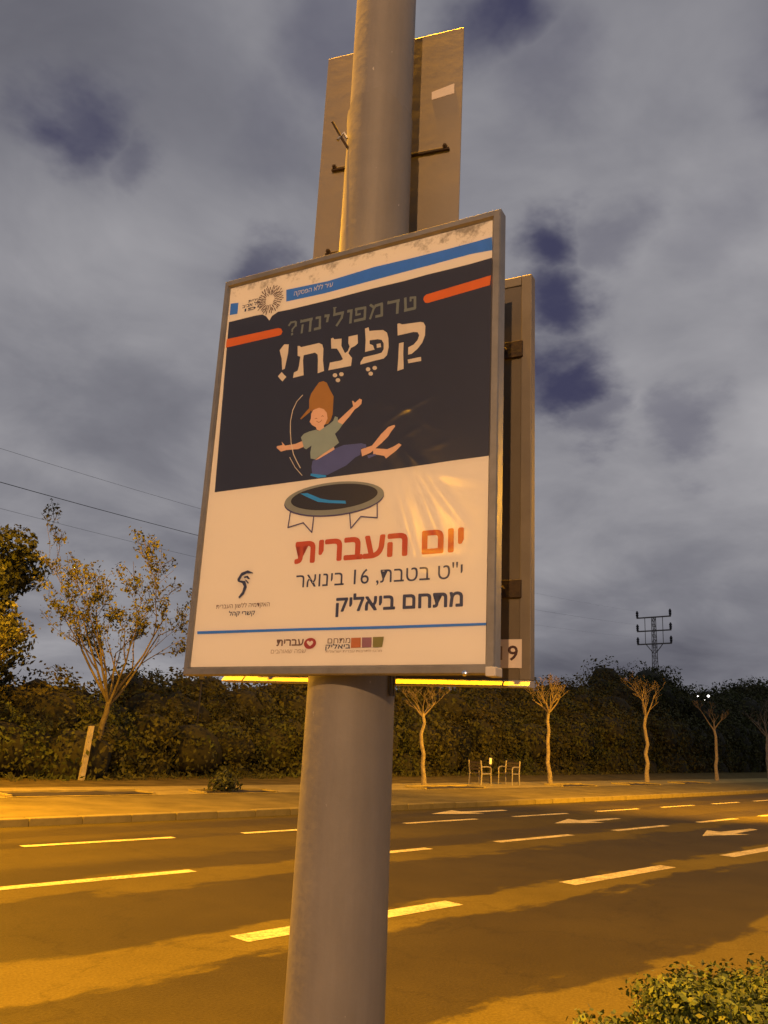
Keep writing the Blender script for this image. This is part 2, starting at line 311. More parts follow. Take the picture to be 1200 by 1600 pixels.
 'ring': [(0.3628,0.0755),(0.3641,0.0731),(0.3646,0.0704),(0.3643,0.0677),(0.3632,0.0651),(0.3615,0.0626),(0.359,0.0605),(0.3561,0.0588),(0.3528,0.0577),(0.3493,0.0571),(0.3458,0.0571),(0.3424,0.0577),(0.3394,0.0589),(0.3368,0.0606),(0.3348,0.0628),(0.3335,0.0652),(0.333,0.0679),(0.3332,0.0707),(0.3343,0.0733),(0.3361,0.0758),(0.3385,0.0779),(0.3415,0.0796),(0.3448,0.0807),(0.3483,0.0813),(0.3518,0.0813),(0.3552,0.0806),(0.3583,0.0794),(0.3608,0.0777)],
 'heart': [(0.3486,0.072),(0.3515,0.0747),(0.3558,0.0742),(0.3572,0.0709),(0.3545,0.0667),(0.3492,0.063),(0.3435,0.0669),(0.3401,0.0712),(0.3411,0.0745),(0.3454,0.0749)],
}
STROKE = {
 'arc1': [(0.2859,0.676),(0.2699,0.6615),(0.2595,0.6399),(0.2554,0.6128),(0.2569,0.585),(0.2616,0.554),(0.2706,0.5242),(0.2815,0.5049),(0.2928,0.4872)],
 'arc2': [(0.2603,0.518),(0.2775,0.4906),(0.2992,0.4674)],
 'tleg1': [(0.2727,0.3786),(0.2689,0.3423),(0.3108,0.35),(0.3361,0.3247),(0.3389,0.3639)],
 'tleg2': [(0.4344,0.3634),(0.4394,0.3258),(0.4639,0.351),(0.506,0.3444),(0.5044,0.3827)],
 'mouth': [(0.3306,0.6009),(0.3365,0.597),(0.3414,0.5975),(0.3451,0.6018)],
 'eye1': [(0.3259,0.6077),(0.3291,0.609),(0.3319,0.6068)],
 'eye2': [(0.3438,0.611),(0.347,0.6126),(0.3498,0.6101)],
}
# ------------------------------------------------------------------ ground, road, pavement
def strip(name, y0, y1, z, m, x0=-70.0, x1=260.0, step=3.0, parent=None, ysub=1):
    n = int((x1 - x0) / step) + 1
    xs = np.linspace(x0, x1, n)
    vs = []
    for x in xs:
        for j in range(ysub + 1):
            vs.append((x, y0 + (y1 - y0) * j / ysub + drift(x), z))
    fs = []
    w = ysub + 1
    for i in range(n - 1):
        for j in range(ysub):
            fs.append((i * w + j, (i + 1) * w + j, (i + 1) * w + j + 1, i * w + j + 1))
    return fast_mesh(name, vs, fs, [m], parent)

def asphalt():
    m = bpy.data.materials.new('asphalt'); m.use_nodes = True
    n = m.node_tree.nodes; l = m.node_tree.links; b = n['Principled BSDF']
    def math_(op, a, c, clamp=False):
        k = n.new('ShaderNodeMath'); k.operation = op; k.use_clamp = clamp
        for i, v in enumerate((a, c)):
            if isinstance(v, (int, float)): k.inputs[i].default_value = v
            else: l.new(v, k.inputs[i])
        return k.outputs[0]
    t = n.new('ShaderNodeTexCoord')
    s = n.new('ShaderNodeSeparateXYZ'); l.new(t.outputs['Object'], s.inputs[0])
    xm = math_('MAXIMUM', math_('SUBTRACT', s.outputs[0], 6.0), 0.0)
    y = math_('SUBTRACT', s.outputs[1], math_('MULTIPLY', math_('MULTIPLY', xm, xm), 0.0005))
    # ragged drying edges, stretched along the traffic
    mp = n.new('ShaderNodeMapping'); mp.inputs['Scale'].default_value = (0.75, 1.9, 1.0); l.new(t.outputs['Object'], mp.inputs['Vector'])
    na = n.new('ShaderNodeTexNoise'); na.inputs['Scale'].default_value = 0.75; na.inputs['Detail'].default_value = 7; na.inputs['Roughness'].default_value = 0.66
    l.new(mp.outputs[0], na.inputs['Vector'])
    wob = math_('MULTIPLY', math_('SUBTRACT', na.outputs['Fac'], 0.5), 1.7)
    nb = n.new('ShaderNodeTexNoise'); nb.inputs['Scale'].default_value = 0.55; nb.inputs['Detail'].default_value = 8; nb.inputs['Roughness'].default_value = 0.7
    l.new(t.outputs['Object'], nb.inputs['Vector'])
    yw = math_('ADD', y, wob)
    def band(c, h, amt, soft=0.10):
        d = math_('ABSOLUTE', math_('SUBTRACT', yw, c), 0.0)
        r = n.new('ShaderNodeMapRange'); r.interpolation_type = 'SMOOTHSTEP'; l.new(d, r.inputs['Value'])
        r.inputs['From Min'].default_value = h - soft; r.inputs['From Max'].default_value = h + soft
        r.inputs['To Min'].default_value = amt; r.inputs['To Max'].default_value = 0.0
        return r.outputs[0]
    dry = band(6.42, 0.42, 1.0)
    for a in ((9.52, 0.44, 0.62), (2.0, 1.92, 1.0), (11.9, 0.85, 0.30, 0.25), (15.4, 0.8, 0.25, 0.2), (13.4, 0.25, 0.2)):
        dry = math_('MAXIMUM', dry, band(*a))
    # fine aggregate
    nf = n.new('ShaderNodeTexNoise'); nf.inputs['Scale'].default_value = 42; nf.inputs['Detail'].default_value = 6; nf.inputs['Roughness'].default_value = 0.7
    l.new(t.outputs['Object'], nf.inputs['Vector'])
    mx = n.new('ShaderNodeMix'); mx.data_type = 'RGBA'; l.new(dry, mx.inputs['Factor'])
    mx.inputs['A'].default_value = (0.047, 0.039, 0.010, 1); mx.inputs['B'].default_value = (0.116, 0.096, 0.026, 1)
    gr = n.new('ShaderNodeMapRange'); l.new(nf.outputs['Fac'], gr.inputs['Value'])
    gr.inputs['From Min'].default_value = 0.3; gr.inputs['From Max'].default_value = 0.7; gr.inputs['To Min'].default_value = 0.70; gr.inputs['To Max'].default_value = 1.30
    g2 = n.new('ShaderNodeMapRange'); l.new(nb.outputs['Fac'], g2.inputs['Value'])
    g2.inputs['From Min'].default_value = 0.3; g2.inputs['From Max'].default_value = 0.7; g2.inputs['To Min'].default_value = 0.8; g2.inputs['To Max'].default_value = 1.15
    hs = n.new('ShaderNodeHueSaturation'); l.new(mx.outputs['Result'], hs.inputs['Color'])
    l.new(math_('MULTIPLY', gr.outputs[0], g2.outputs[0]), hs.inputs['Value'])
    l.new(hs.outputs[0], b.inputs['Base Color'])
    rr = n.new('ShaderNodeMapRange'); l.new(dry, rr.inputs['Value']); rr.inputs['To Min'].default_value = 0.62; rr.inputs['To Max'].default_value = 0.9
    l.new(rr.outputs[0], b.inputs['Roughness'])
    b.inputs['Specular IOR Level'].default_value = 0.06
    # hairline cracks in the surface
    vo = n.new('ShaderNodeTexVoronoi'); vo.feature = 'DISTANCE_TO_EDGE'; vo.inputs['Scale'].default_value = 0.42
    wq = n.new('ShaderNodeVectorMath'); wq.operation = 'MULTIPLY_ADD'; l.new(na.outputs['Color'], wq.inputs[0]); wq.inputs[1].default_value = (1.6, 1.6, 0); l.new(t.outputs['Object'], wq.inputs[2])
    l.new(wq.outputs[0], vo.inputs['Vector'])
    ck = n.new('ShaderNodeMapRange'); l.new(vo.outputs['Distance'], ck.inputs['Value']); ck.inputs['From Min'].default_value = 0.002; ck.inputs['From Max'].default_value = 0.011
    ck.inputs['To Min'].default_value = 0.84; ck.inputs['To Max'].default_value = 1.0
    l.new(math_('MULTIPLY', math_('MULTIPLY', gr.outputs[0], g2.outputs[0]), ck.outputs[0]), hs.inputs['Value'])
    bp = n.new('ShaderNodeBump'); bp.inputs['Strength'].default_value = 0.6; bp.inputs['Distance'].default_value = 0.01
    l.new(nf.outputs['Fac'], bp.inputs['Height']); l.new(bp.outputs[0], b.inputs['Normal'])
    return m

M_ASPH = asphalt()
M_DIRT = mat('dry_earth', (0.13, 0.105, 0.038), 0.95, var=0.5, vscale=1.3, bump=0.5, bscale=9, spec=0.05)
M_PAVE = mat('concrete_paving', (0.17, 0.145, 0.055), 0.9, var=0.4, vscale=0.9, bump=0.25, bscale=25, spec=0.08)
M_EDGE = mat('pale_paving', (0.31, 0.262, 0.10), 0.9, var=0.35, vscale=1.7, bump=0.2, bscale=25, spec=0.08)
M_KERB = mat('kerb_concrete', (0.22, 0.19, 0.085), 0.9, spec=0.08, var=0.45, vscale=0.8, bump=0.3, bscale=18, coords='Object')
def worn_paint():
    m = bpy.data.materials.new('road_paint'); m.use_nodes = True
    n = m.node_tree.nodes; l = m.node_tree.links; b = n['Principled BSDF']; b.inputs['Roughness'].default_value = 0.75; b.inputs['Specular IOR Level'].default_value = 0.1
    t = n.new('ShaderNodeTexCoord')
    def nz(sc, de, ro):
        k = n.new('ShaderNodeTexNoise'); k.inputs['Scale'].default_value = sc; k.inputs['Detail'].default_value = de; k.inputs['Roughness'].default_value = ro
        l.new(t.outputs['Object'], k.inputs['Vector']); return k.outputs['Fac']
    a = n.new('ShaderNodeMath'); a.operation = 'MULTIPLY_ADD'; l.new(nz(2.2, 4, 0.6), a.inputs[0]); a.inputs[1].default_value = 0.55; l.new(nz(24, 6, 0.75), a.inputs[2])
    r = n.new('ShaderNodeMapRange'); l.new(a.outputs[0], r.inputs['Value']); r.inputs['From Min'].default_value = 0.68; r.inputs['From Max'].default_value = 0.96
    r.inputs['To Max'].default_value = 0.85
    x = n.new('ShaderNodeMix'); x.data_type = 'RGBA'; l.new(r.outputs[0], x.inputs['Factor']); x.inputs['A'].default_value = (0.64, 0.57, 0.33, 1); x.inputs['B'].default_value = (0.10, 0.085, 0.05, 1)
    l.new(x.outputs['Result'], b.inputs['Base Color'])
    return m
M_PAINT = worn_paint()
M_SOIL = mat('damp_soil', (0.030, 0.024, 0.018), 1.0, var=0.4, vscale=6, bump=0.8, bscale=14)

g = bmesh.new()
v = [g.verts.new(p) for p in ((-900, -900, -0.02), (900, -900, -0.02), (900, 900, -0.02), (-900, 900, -0.02))]
g.faces.new(v)
tag(obj('ground', g, M_DIRT), 'dry earth ground stretching to the horizon', kind='structure')

road = strip('road', 2.55, 15.08, 0.0, M_ASPH)
tag(road, 'damp asphalt carriageway with white lane dashes and arrows', kind='structure')
# the opposite carriageway behind the photographer
tag(strip('road', -13.0, -2.4, 0.0, M_ASPH), 'asphalt carriageway behind the planted median', kind='structure')

def dash(x, y, ln, w=0.27, z=0.004):
    bm = bmesh.new()
    k = 4
    for i in range(k):
        a, b = x + ln * i / k, x + ln * (i + 1) / k
        vs = [bm.verts.new(p) for p in ((a, y - w / 2 + drift(a), z), (b, y - w / 2 + drift(b), z), (b, y + w / 2 + drift(b), z), (a, y + w / 2 + drift(a), z))]
        bm.faces.new(vs)
    bmesh.ops.remove_doubles(bm, verts=bm.verts, dist=0.0005)
    obj('lane_dash', bm, M_PAINT, road)
for y, xs, ln, w in ((6.58, [-6.0, -0.4, 5.15, 10.72, 16.25, 21.8, 27.4, 33.0, 38.6, 44.2, 49.8], 3.1, 0.27),
                     (9.88, [-5.2, -0.5, 4.2, 9.0, 13.65, 18.2, 22.8, 27.4, 32.0, 36.6, 41.2, 45.8, 50.4], 2.68, 0.19),
                     (12.85, [-2.6, 1.65, 5.9, 9.95, 14.35, 18.5, 22.75, 27.0, 31.25, 35.5, 39.75, 44.0, 48.25], 2.6, 0.17)):
    for x in xs: dash(x, y, ln, w)
def arrow(x, y):
    """straight-ahead arrow, tip towards -X"""
    sh = [(0, 0), (1.46, 0.50), (1.44, 0.17), (3.2, 0.09), (3.2, -0.09), (1.44, -0.17), (1.62, -0.46)]
    bm = bmesh.new()
    f = bm.faces.new([bm.verts.new((x + a, y + b + drift(x + a), 0.004)) for a, b in sh])
    bmesh.ops.triangulate(bm, faces=[f], ngon_method='EAR_CLIP')
    obj('lane_arrow', bm, M_PAINT, road)
for x, y in ((19.4, 8.35), (18.15, 11.42), (16.75, 14.1), (-9, 8.3), (-9, 11.4), (48, 8.35), (47, 11.4)): arrow(x, y)

# far pavement: kerb stones, paving, pale strip, verge
pv = strip('pavement', 15.33, 19.0, 0.13, M_PAVE)
tag(pv, 'worn concrete pavement on the far side of the road', kind='structure')
tag(strip('pavement', 19.0, 21.6, 0.134, M_EDGE), 'pale paved strip that the bare trees stand in', kind='structure')
tag(strip('verge', 21.6, 27.5, 0.13, M_DIRT), 'bare earth verge in front of the dark hedge', kind='structure')
kerb = strip('kerb', 15.10, 15.32, -0.005, M_KERB)
tag(kerb, 'concrete kerb along the far edge of the road', kind='structure')
KS = []
for i in range(4):
    bm = bmesh.new(); rnd = random.Random(i)
    box(bm, 0.006, 0.994, 0, 0.24, -0.03, 0.136 + rnd.uniform(-0.006, 0.004), bevel=0.014)
    me = bpy.data.meshes.new('kerb_stone'); bmesh.ops.recalc_face_normals(bm, faces=bm.faces); bm.to_mesh(me); bm.free(); me.materials.append(M_KERB); KS.append(me)
rnd = random.Random(5)
for i in range(76):
    x = -4.0 + i
    o = link(bpy.data.objects.new('kerb_stone', KS[rnd.randrange(4)]), kerb)
    o.location = (x, 15.09 + drift(x) + rnd.uniform(-0.006, 0.006), rnd.uniform(-0.004, 0.004))
    o.rotation_euler = (0, 0, math.atan2(drift(x + 1) - drift(x), 1))
strip('kerb_run', 15.09, 15.33, 0.132, M_KERB, x0=72.2, x1=260, parent=kerb)

# near median, raised, with its kerb
med = fast_mesh('median', [(-70, -2.2, 0.14), (260, -2.2, 0.14), (260, 2.32, 0.14), (-70, 2.32, 0.14)], [(0, 1, 2, 3)], [M_DIRT])
tag(med, 'earth median strip that the lamp post stands on', kind='structure')
nk = fast_mesh('kerb', [(-70, 2.32, -0.01), (-70, 2.54, -0.01), (260, 2.54, -0.01), (260, 2.32, -0.01)], [(0, 1, 2, 3)], [M_KERB])
tag(nk, 'concrete kerb along the median beside the shrub', kind='structure')
for i in range(26):
    o = link(bpy.data.objects.new('kerb_stone', KS[rnd.randrange(4)]), nk)
    o.location = (-6.0 + i, 2.31 + rnd.uniform(-0.005, 0.005), 0)

# planting pits in the pale strip
def pit(x, y, lx, ly, label):
    t = empty('planting_pit', (x, y + drift(x), 0.134))
    tag(t, label, 'planting pit', 'soil pits along the far pavement')
    bm = bmesh.new()
    nx = 10
    vs = [[bm.verts.new((lx * i / nx, ly * j / 3, 0.006 + 0.03 * random.Random(i * 7 + j).random())) for j in range(4)] for i in range(nx + 1)]
    for i in range(nx):
        for j in range(3): bm.faces.new((vs[i][j], vs[i + 1][j], vs[i + 1][j + 1], vs[i][j + 1]))
    obj('soil', bm, M_SOIL, t)
    e = 0.11
    for d in ((-e, lx + e, -e, 0, 0.0, 0.012), (-e, lx + e, ly, ly + e, 0.0, 0.07), (-e, 0, 0.001, ly - 0.001, 0, 0.05), (lx, lx + e, 0.001, ly - 0.001, 0, 0.05)):
        bxo('edging_stone', d, M_EDGE, t, 0.008)
pit(8.4, 19.12, 3.5, 0.85, 'long dark soil pit at the far left, without a shrub')
pit(13.5, 19.05, 2.3, 0.6, 'soil pit with a small green shrub in it')
pit(22.5, 19.1, 3.2, 0.8, 'soil pit right of the first bare street tree')
pit(31.2, 19.0, 2.6, 0.75, 'soil pit at the foot of the second bare street tree')
pit(37.0, 18.9, 3.0, 0.8, 'soil pit between the second and third bare street trees')
pit(43.5, 19.0, 3.0, 0.8, 'soil pit just right of the third bare street tree')

# ------------------------------------------------------------------ lamp post in the median
def pole_paint(name, col, rough):
    """grey paint with vertical run marks, grime and small pale chips"""
    m = bpy.data.materials.new(name); m.use_nodes = True
    n = m.node_tree.nodes; l = m.node_tree.links; b = n['Principled BSDF']; b.inputs['Roughness'].default_value = rough; b.inputs['Specular IOR Level'].default_value = 0.4
    t = n.new('ShaderNodeTexCoord')
    def nz(scale, sc, de, ro):
        mp = n.new('ShaderNodeMapping'); mp.inputs['Scale'].default_value = scale; l.new(t.outputs['Object'], mp.inputs['Vector'])
        k = n.new('ShaderNodeTexNoise'); k.inputs['Scale'].default_value = sc; k.inputs['Detail'].default_value = de; k.inputs['Roughness'].default_value = ro
        l.new(mp.outputs[0], k.inputs['Vector']); return k.outputs['Fac']
    def rng_(v, a, c, lo, hi):
        r = n.new('ShaderNodeMapRange'); l.new(v, r.inputs['Value']); r.inputs['From Min'].default_value = a; r.inputs['From Max'].default_value = c
        r.inputs['To Min'].default_value = lo; r.inputs['To Max'].default_value = hi; return r.outputs[0]
    def mul(p, q):
        k = n.new('ShaderNodeMath'); k.operation = 'MULTIPLY'; l.new(p, k.inputs[0]); l.new(q, k.inputs[1]); return k.outputs[0]
    run = rng_(nz((1, 1, 0.06), 34, 4, 0.6), 0.38, 0.68, 1.03, 0.93)
    grime = rng_(nz((1, 1, 0.6), 5, 6, 0.65), 0.35, 0.7, 1.05, 0.84)
    hs = n.new('ShaderNodeHueSaturation'); hs.inputs['Color'].default_value = (*col, 1); l.new(mul(run, grime), hs.inputs['Value'])
    chip = rng_(nz((1, 1, 0.5), 60, 3, 0.5), 0.735, 0.76, 0.0, 0.8)
    mx = n.new('ShaderNodeMix'); mx.data_type = 'RGBA'; l.new(chip, mx.inputs['Factor']); l.new(hs.outputs[0], mx.inputs['A']); mx.inputs['B'].default_value = (0.5, 0.48, 0.44, 1)
    l.new(mx.outputs['Result'], b.inputs['Base Color'])
    bp = n.new('ShaderNodeBump'); bp.inputs['Strength'].default_value = 0.12; bp.inputs['Distance'].default_value = 0.01
    l.new(nz((1, 1, 1), 28, 5, 0.6), bp.inputs['Height']); l.new(bp.outputs[0], b.inputs['Normal'])
    return m
M_POLE = pole_paint('grey_pole_paint', (0.220, 0.208, 0.190), 0.45)
M_WRAP = pole_paint('grey_pole_wrap', (0.206, 0.195, 0.178), 0.52)
M_ZINC = mat('galvanised_steel', (0.36, 0.36, 0.35), 0.45, metal=0.6, var=0.3, vscale=20)
M_RUST = mat('rusty_steel', (0.055, 0.034, 0.018), 0.85, metal=0.0, col2=(0.030, 0.020, 0.012), vscale=30, bump=0.08, bscale=80)
M_HEAD = mat('lamp_housing', (0.25, 0.25, 0.26), 0.5, var=0.1)

def lamp_head(t, p, aim, col, watts, throw=None):
    """luminaire: shell, glass lens and its light; p is the tip of the arm, aim the compass direction it points"""
    d = Vector((math.sin(R(aim)), math.cos(R(aim)), 0)); s = Vector((d.y, -d.x, 0))
    bm = bmesh.new()
    secs = [(-0.1, 0.05, 0.04), (0.05, 0.11, 0.07), (0.3, 0.17, 0.10), (0.55, 0.16, 0.09), (0.68, 0.09, 0.04)]
    rings = []
    for (a, w, h) in secs:
        rings.append([bm.verts.new(p + d * a + s * (w * math.cos(k * math.pi / 6)) + Vector((0, 0, h * math.sin(k * math.pi / 6)))) for k in range(7)])
    for r0, r1 in zip(rings, rings[1:]):
        for k in range(6): bm.faces.new((r0[k], r0[k + 1], r1[k + 1], r1[k]))
    bm.faces.new(rings[0]); bm.faces.new(rings[-1][::-1])
    hd = obj('lamp_head', bm, M_HEAD, t, smooth=True)
    bm = bmesh.new()
    ce = p + d * 0.36
    top = [bm.verts.new(ce + d * (0.26 * math.cos(k * math.pi / 8)) + s * (0.13 * math.sin(k * math.pi / 8)) + Vector((0, 0, -0.005))) for k in range(16)]
    low = [bm.verts.new(ce + d * (0.18 * math.cos(k * math.pi / 8)) + s * (0.08 * math.sin(k * math.pi / 8)) + Vector((0, 0, -0.06))) for k in range(16)]
    for k in range(16): bm.faces.new((top[k], top[(k + 1) % 16], low[(k + 1) % 16], low[k]))
    bm.faces.new(low)
    obj('lens', bm, mat('lit_lens_%02d' % int(col[2] * 100), (0.8, 0.7, 0.5), 0.3, emit=col, estr=12.0), hd)
    ld = bpy.data.lights.new('lamp_light', 'SPOT'); ld.energy = watts; ld.color = col
    ld.spot_size = R(172); ld.spot_blend = 0.08; ld.shadow_soft_size = 0.13
    lo = bpy.data.objects.new('lamp_light', ld); link(lo, t)
    lo.location = ce + Vector((0, 0, -0.08))
    if throw:                            # tilted beam of the added lamp: (tilt, beam width)
        lo.rotation_euler = (R(throw[0]), 0, -R(aim)); ld.spot_size = R(throw[1]); ld.spot_blend = 0.7

def lamp_post(loc, arms, label, col, watts, height=9.0, throw=None, tilt=(0, 0)):
    t = empty('lamp_post', loc)
    t.rotation_euler = (tilt[0], tilt[1], 0)
    tag(t, label, 'lamp post')
    bm = bmesh.new()
    lathe(bm, [(0.1165, 0.0), (0.1055, 1.10), (0.099, 1.83), (0.0875, 3.38), (0.087, 3.80), (0.060, height - 0.2), (0.058, height)], 40)
    obj('pole', bm, M_POLE, t, smooth=True)
    bm = bmesh.new(); lathe(bm, [(0.20, 0), (0.20, 0.025), (0.14, 0.03), (0.13, 0.10), (0.119, 0.11)], 32)
    obj('base_flange', bm, M_ZINC, t, smooth=True)
    for k, (aim, ln) in enumerate(arms):
        d = Vector((math.sin(R(aim)), math.cos(R(aim)), 0))
        bm = bmesh.new()
        pts = [Vector((0, 0, height - 0.25)) + d * (ln * s) + Vector((0, 0, 0.55 * math.sin(s * math.pi / 2))) for s in np.linspace(0, 1, 7)]
        tube(bm, pts, 0.032, 10)
        obj('arm', bm, M_POLE, t, smooth=True)
        lamp_head(t, pts[-1], aim, col, watts if k == 0 else watts * 0.55, throw)
    return t
AX = (1.98 * math.sin(R(44.3)), 1.98 * math.cos(R(44.3)))
post = lamp_post((AX[0] + 0.003, AX[1] - 0.004, 0.14), [(-16.4, 0.7)], 'grey steel lamp post carrying the framed poster and sign panels', SODIUM, LAMP_OWN, height=9.8, tilt=(R(-0.24), R(-0.22)))
# sheet wrapped round the pole with a torn upper edge
bm = bmesh.new()
rnd = random.Random(3)
seg = 64
rows = []
for z in (0.9, 1.2, 1.5, 1.8, 2.2, 2.6, 3.0, 3.3):
    rr = np.interp(z, [0, 1.10, 1.83, 3.38], [0.1165, 0.1055, 0.099, 0.0875]) + 0.0022
    rows.append([bm.verts.new((rr * math.cos(2 * math.pi * k / seg), rr * math.sin(2 * math.pi * k / seg), z)) for k in range(seg)])
top = []
jag = 0
for k in range(seg):
    jag = 0.7 * jag + rnd.uniform(-0.010, 0.010)
    a = 2 * math.pi * k / seg
    lift = 0.0022 + max(0.0, 0.0025 * math.sin(3 * a + 1.0)) + rnd.uniform(0, 0.0015)
    zz = 3.385 + 0.018 * math.sin(2 * a + 0.6) + jag
    top.append(bm.verts.new(((0.0875 + lift) * math.cos(a), (0.0875 + lift) * math.sin(a), zz)))
rows.append(top)
for r0, r1 in zip(rows, rows[1:]):
    for k in range(seg): bm.faces.new((r0[k], r0[(k + 1) % seg], r1[(k + 1) % seg], r1[k]))
obj('torn_wrap', bm, M_WRAP, post, smooth=True)

lamp_post((-19.2, -14.0, 0.0), [(8.0, 2.2)], 'lamp post across the opposite carriageway, behind the viewer', WARM, LAMP_BEHIND, height=10.2)
lamp_post((-24.5, 1.3, 0.14), [(0.0, 2.9)], 'lamp post further back along the median', SODIUM, LAMP_ALONG, height=8.6)
added_post = lamp_post((25.0, 1.3, 0.14), [(22.0, 1.6)], 'added unseen lamp post right of the view, brightening the far pavement', SODIUM, 62000.0, height=9.2, throw=(62.0, 84.0))  # added out of view to brighten the right-hand pavement and trees
lamp_head(added_post, Vector((0, 0.9, 9.35)), 0.0, SODIUM, 5000.0)  # second added head, brightens the road on the right
lamp_post((3.6, 19.8, 0.13), [(176.0, 2.0)], 'lamp post on the far pavement left of the view', SODIUM, LAMP_ACROSS)
# ------------------------------------------------------------------ framed poster on the post
# the sign plane: U runs along its width, N points away from the viewer
U_ = Vector((0.28157265, -0.95942207, 0.01503763)); V_ = Vector((-0.00423466, 0.01442907, 0.99988693)); N_ = Vector((0.95953057, 0.28160449, 0.0))
S0 = Vector((1.12763772, 1.74066343, EYE + 0.1134478))
sign = empty('poster_sign')
sign.matrix_world = Matrix(((U_.x, N_.x, V_.x, S0.x), (U_.y, N_.y, V_.y, S0.y), (U_.z, N_.z, V_.z, S0.z), (0, 0, 0, 1)))
tag(sign, 'metal framed poster sign with orange Hebrew heading strapped to the pole front', 'sign')
W, H, SH = 0.7837, 1.0497, 0.0158        # width, height, lean of the upright edges
def fr(u, v):                             # lean follows the frame
    return u + SH * v / H
M_FRAME = mat('frame_aluminium', (0.27, 0.26, 0.235), 0.42, metal=0.55, var=0.25, vscale=14, bump=0.05, bscale=60)
M_BACK = mat('back_sheet', (0.20, 0.19, 0.175), 0.6, metal=0.2, var=0.25, vscale=6)
def rail(name, pts, m, parent):
    """frame rail from its front outline, 34 mm deep with a chamfered inner lip"""
    (a, b, c, d) = pts                    # a, b outer edge; c, d inner edge
    bm = bmesh.new()
    def P(p, y): return bm.verts.new((p[0], y, p[1]))
    mid = lambda p, q, k: (p[0] + (q[0] - p[0]) * k, p[1] + (q[1] - p[1]) * k)
    A = [P(a, 0.034), P(a, 0.003), P(mid(a, d, 0.12), 0.0), P(mid(a, d, 0.75), 0.0), P(d, 0.007), P(d, 0.034)]
    B = [P(b, 0.034), P(b, 0.003), P(mid(b, c, 0.12), 0.0), P(mid(b, c, 0.75), 0.0), P(c, 0.007), P(c, 0.034)]
    for i in range(6):
        bm.faces.new((A[i], B[i], B[(i + 1) % 6], A[(i + 1) % 6]))
    bm.faces.new(A); bm.faces.new(B[::-1])
    return obj(name, bm, m, parent)
t_, b_, l_, r_ = 0.020, 0.020, 0.015, 0.022
oc = [(fr(0, 0), 0), (fr(W, 0), 0), (fr(W, H), H), (fr(0, H), H)]
ic = [(fr(l_, b_), b_), (fr(W - r_, b_), b_), (fr(W - r_, H - t_), H - t_), (fr(l_, H - t_), H - t_)]
for i, nm in enumerate(('frame_rail', 'frame_rail', 'frame_rail', 'frame_rail')):
    j = (i + 1) % 4
    rail(nm, (oc[i], oc[j], ic[j], ic[i]), M_FRAME, sign)
# small corner block, lower right, and a screw under the lower rail
bxo('corner_block', (fr(W - 0.012, 0) - 0.006, fr(W, 0) + 0.004, -0.004, 0.036, -0.005, 0.014), mat('corner_plastic', (0.55, 0.52, 0.44), 0.5), sign, 0.002)
bm = bmesh.new(); lathe(bm, [(0.006, 0), (0.006, 0.002), (0.003, 0.004)], 12)
o = obj('screw', bm, mat('bright_screw', (0.8, 0.8, 0.8), 0.15, metal=1.0), sign, smooth=True); o.location = (0.722, -0.001, 0.001); o.rotation_euler = (R(90), 0, 0)
bm = bmesh.new(); v = [bm.verts.new((fr(u, w), 0.026, w)) for u, w in ((0.003, 0.003), (W - 0.003, 0.003), (W - 0.003, H - 0.003), (0.003, H - 0.003))]
bm.faces.new(v); obj('back_sheet', bm, M_BACK, sign)

# ---- printed sheet
def stained_white():
    m = bpy.data.materials.new('stained_paper'); m.use_nodes = True
    n = m.node_tree.nodes; l = m.node_tree.links; b = n['Principled BSDF']; b.inputs['Roughness'].default_value = 0.6
    t = n.new('ShaderNodeTexCoord'); s = n.new('ShaderNodeSeparateXYZ'); l.new(t.outputs['Object'], s.inputs[0])
    no = n.new('ShaderNodeTexNoise'); no.inputs['Scale'].default_value = 26; no.inputs['Detail'].default_value = 8; no.inputs['Roughness'].default_value = 0.7
    l.new(t.outputs['Object'], no.inputs['Vector'])
    # black mould creeps down from the upper rail
    h = n.new('ShaderNodeMapRange'); l.new(s.outputs[2], h.inputs['Value'])
    h.inputs['From Min'].default_value = 0.955; h.inputs['From Max'].default_value = 1.03; h.inputs['To Min'].default_value = 0.30; h.inputs['To Max'].default_value = 0.56
    d = n.new('ShaderNodeMath'); d.operation = 'SUBTRACT'; l.new(h.outputs[0], d.inputs[0]); l.new(no.outputs['Fac'], d.inputs[1])
    r = n.new('ShaderNodeMapRange'); l.new(d.outputs[0], r.inputs['Value']); r.inputs['From Min'].default_value = 0.0; r.inputs['From Max'].default_value = 0.16
    r.inputs['To Max'].default_value = 0.75
    mx = n.new('ShaderNodeMix'); mx.data_type = 'RGBA'; l.new(r.outputs[0], mx.inputs['Factor'])
    mx.inputs['A'].default_value = (0.78, 0.75, 0.70, 1); mx.inputs['B'].default_value = (0.16, 0.14, 0.11, 1)
    l.new(mx.outputs['Result'], b.inputs['Base Color'])
    return m
INK = {}
def ink(name, col): return mat('ink_' + name, col, 0.6, var=0.08, vscale=30)
YS = 0.0085
bm = bmesh.new()
f = bm.faces.new([bm.verts.new((u, YS, w)) for u, w in ((fr(0.008, 0.008), 0.008), (fr(W - 0.008, 0.008), 0.008), (fr(W - 0.008, H - 0.008), H - 0.008), (fr(0.008, H - 0.008), H - 0.008))])
poster = obj('poster', bm, stained_white(), sign)
poster['label'] = 'printed poster sheet with a jumping figure above a trampoline'
LAY = [0]
def lay():
    LAY[0] += 1
    return YS - 0.00003 * LAY[0] - 0.0001
def fill(bm, pts, y):
    vs = [bm.verts.new((u, y, w)) for u, w in pts]
    for t in tessellate_polygon([[Vector((u, w, 0)) for u, w in pts]]):
        bm.faces.new([vs[i] for i in t])
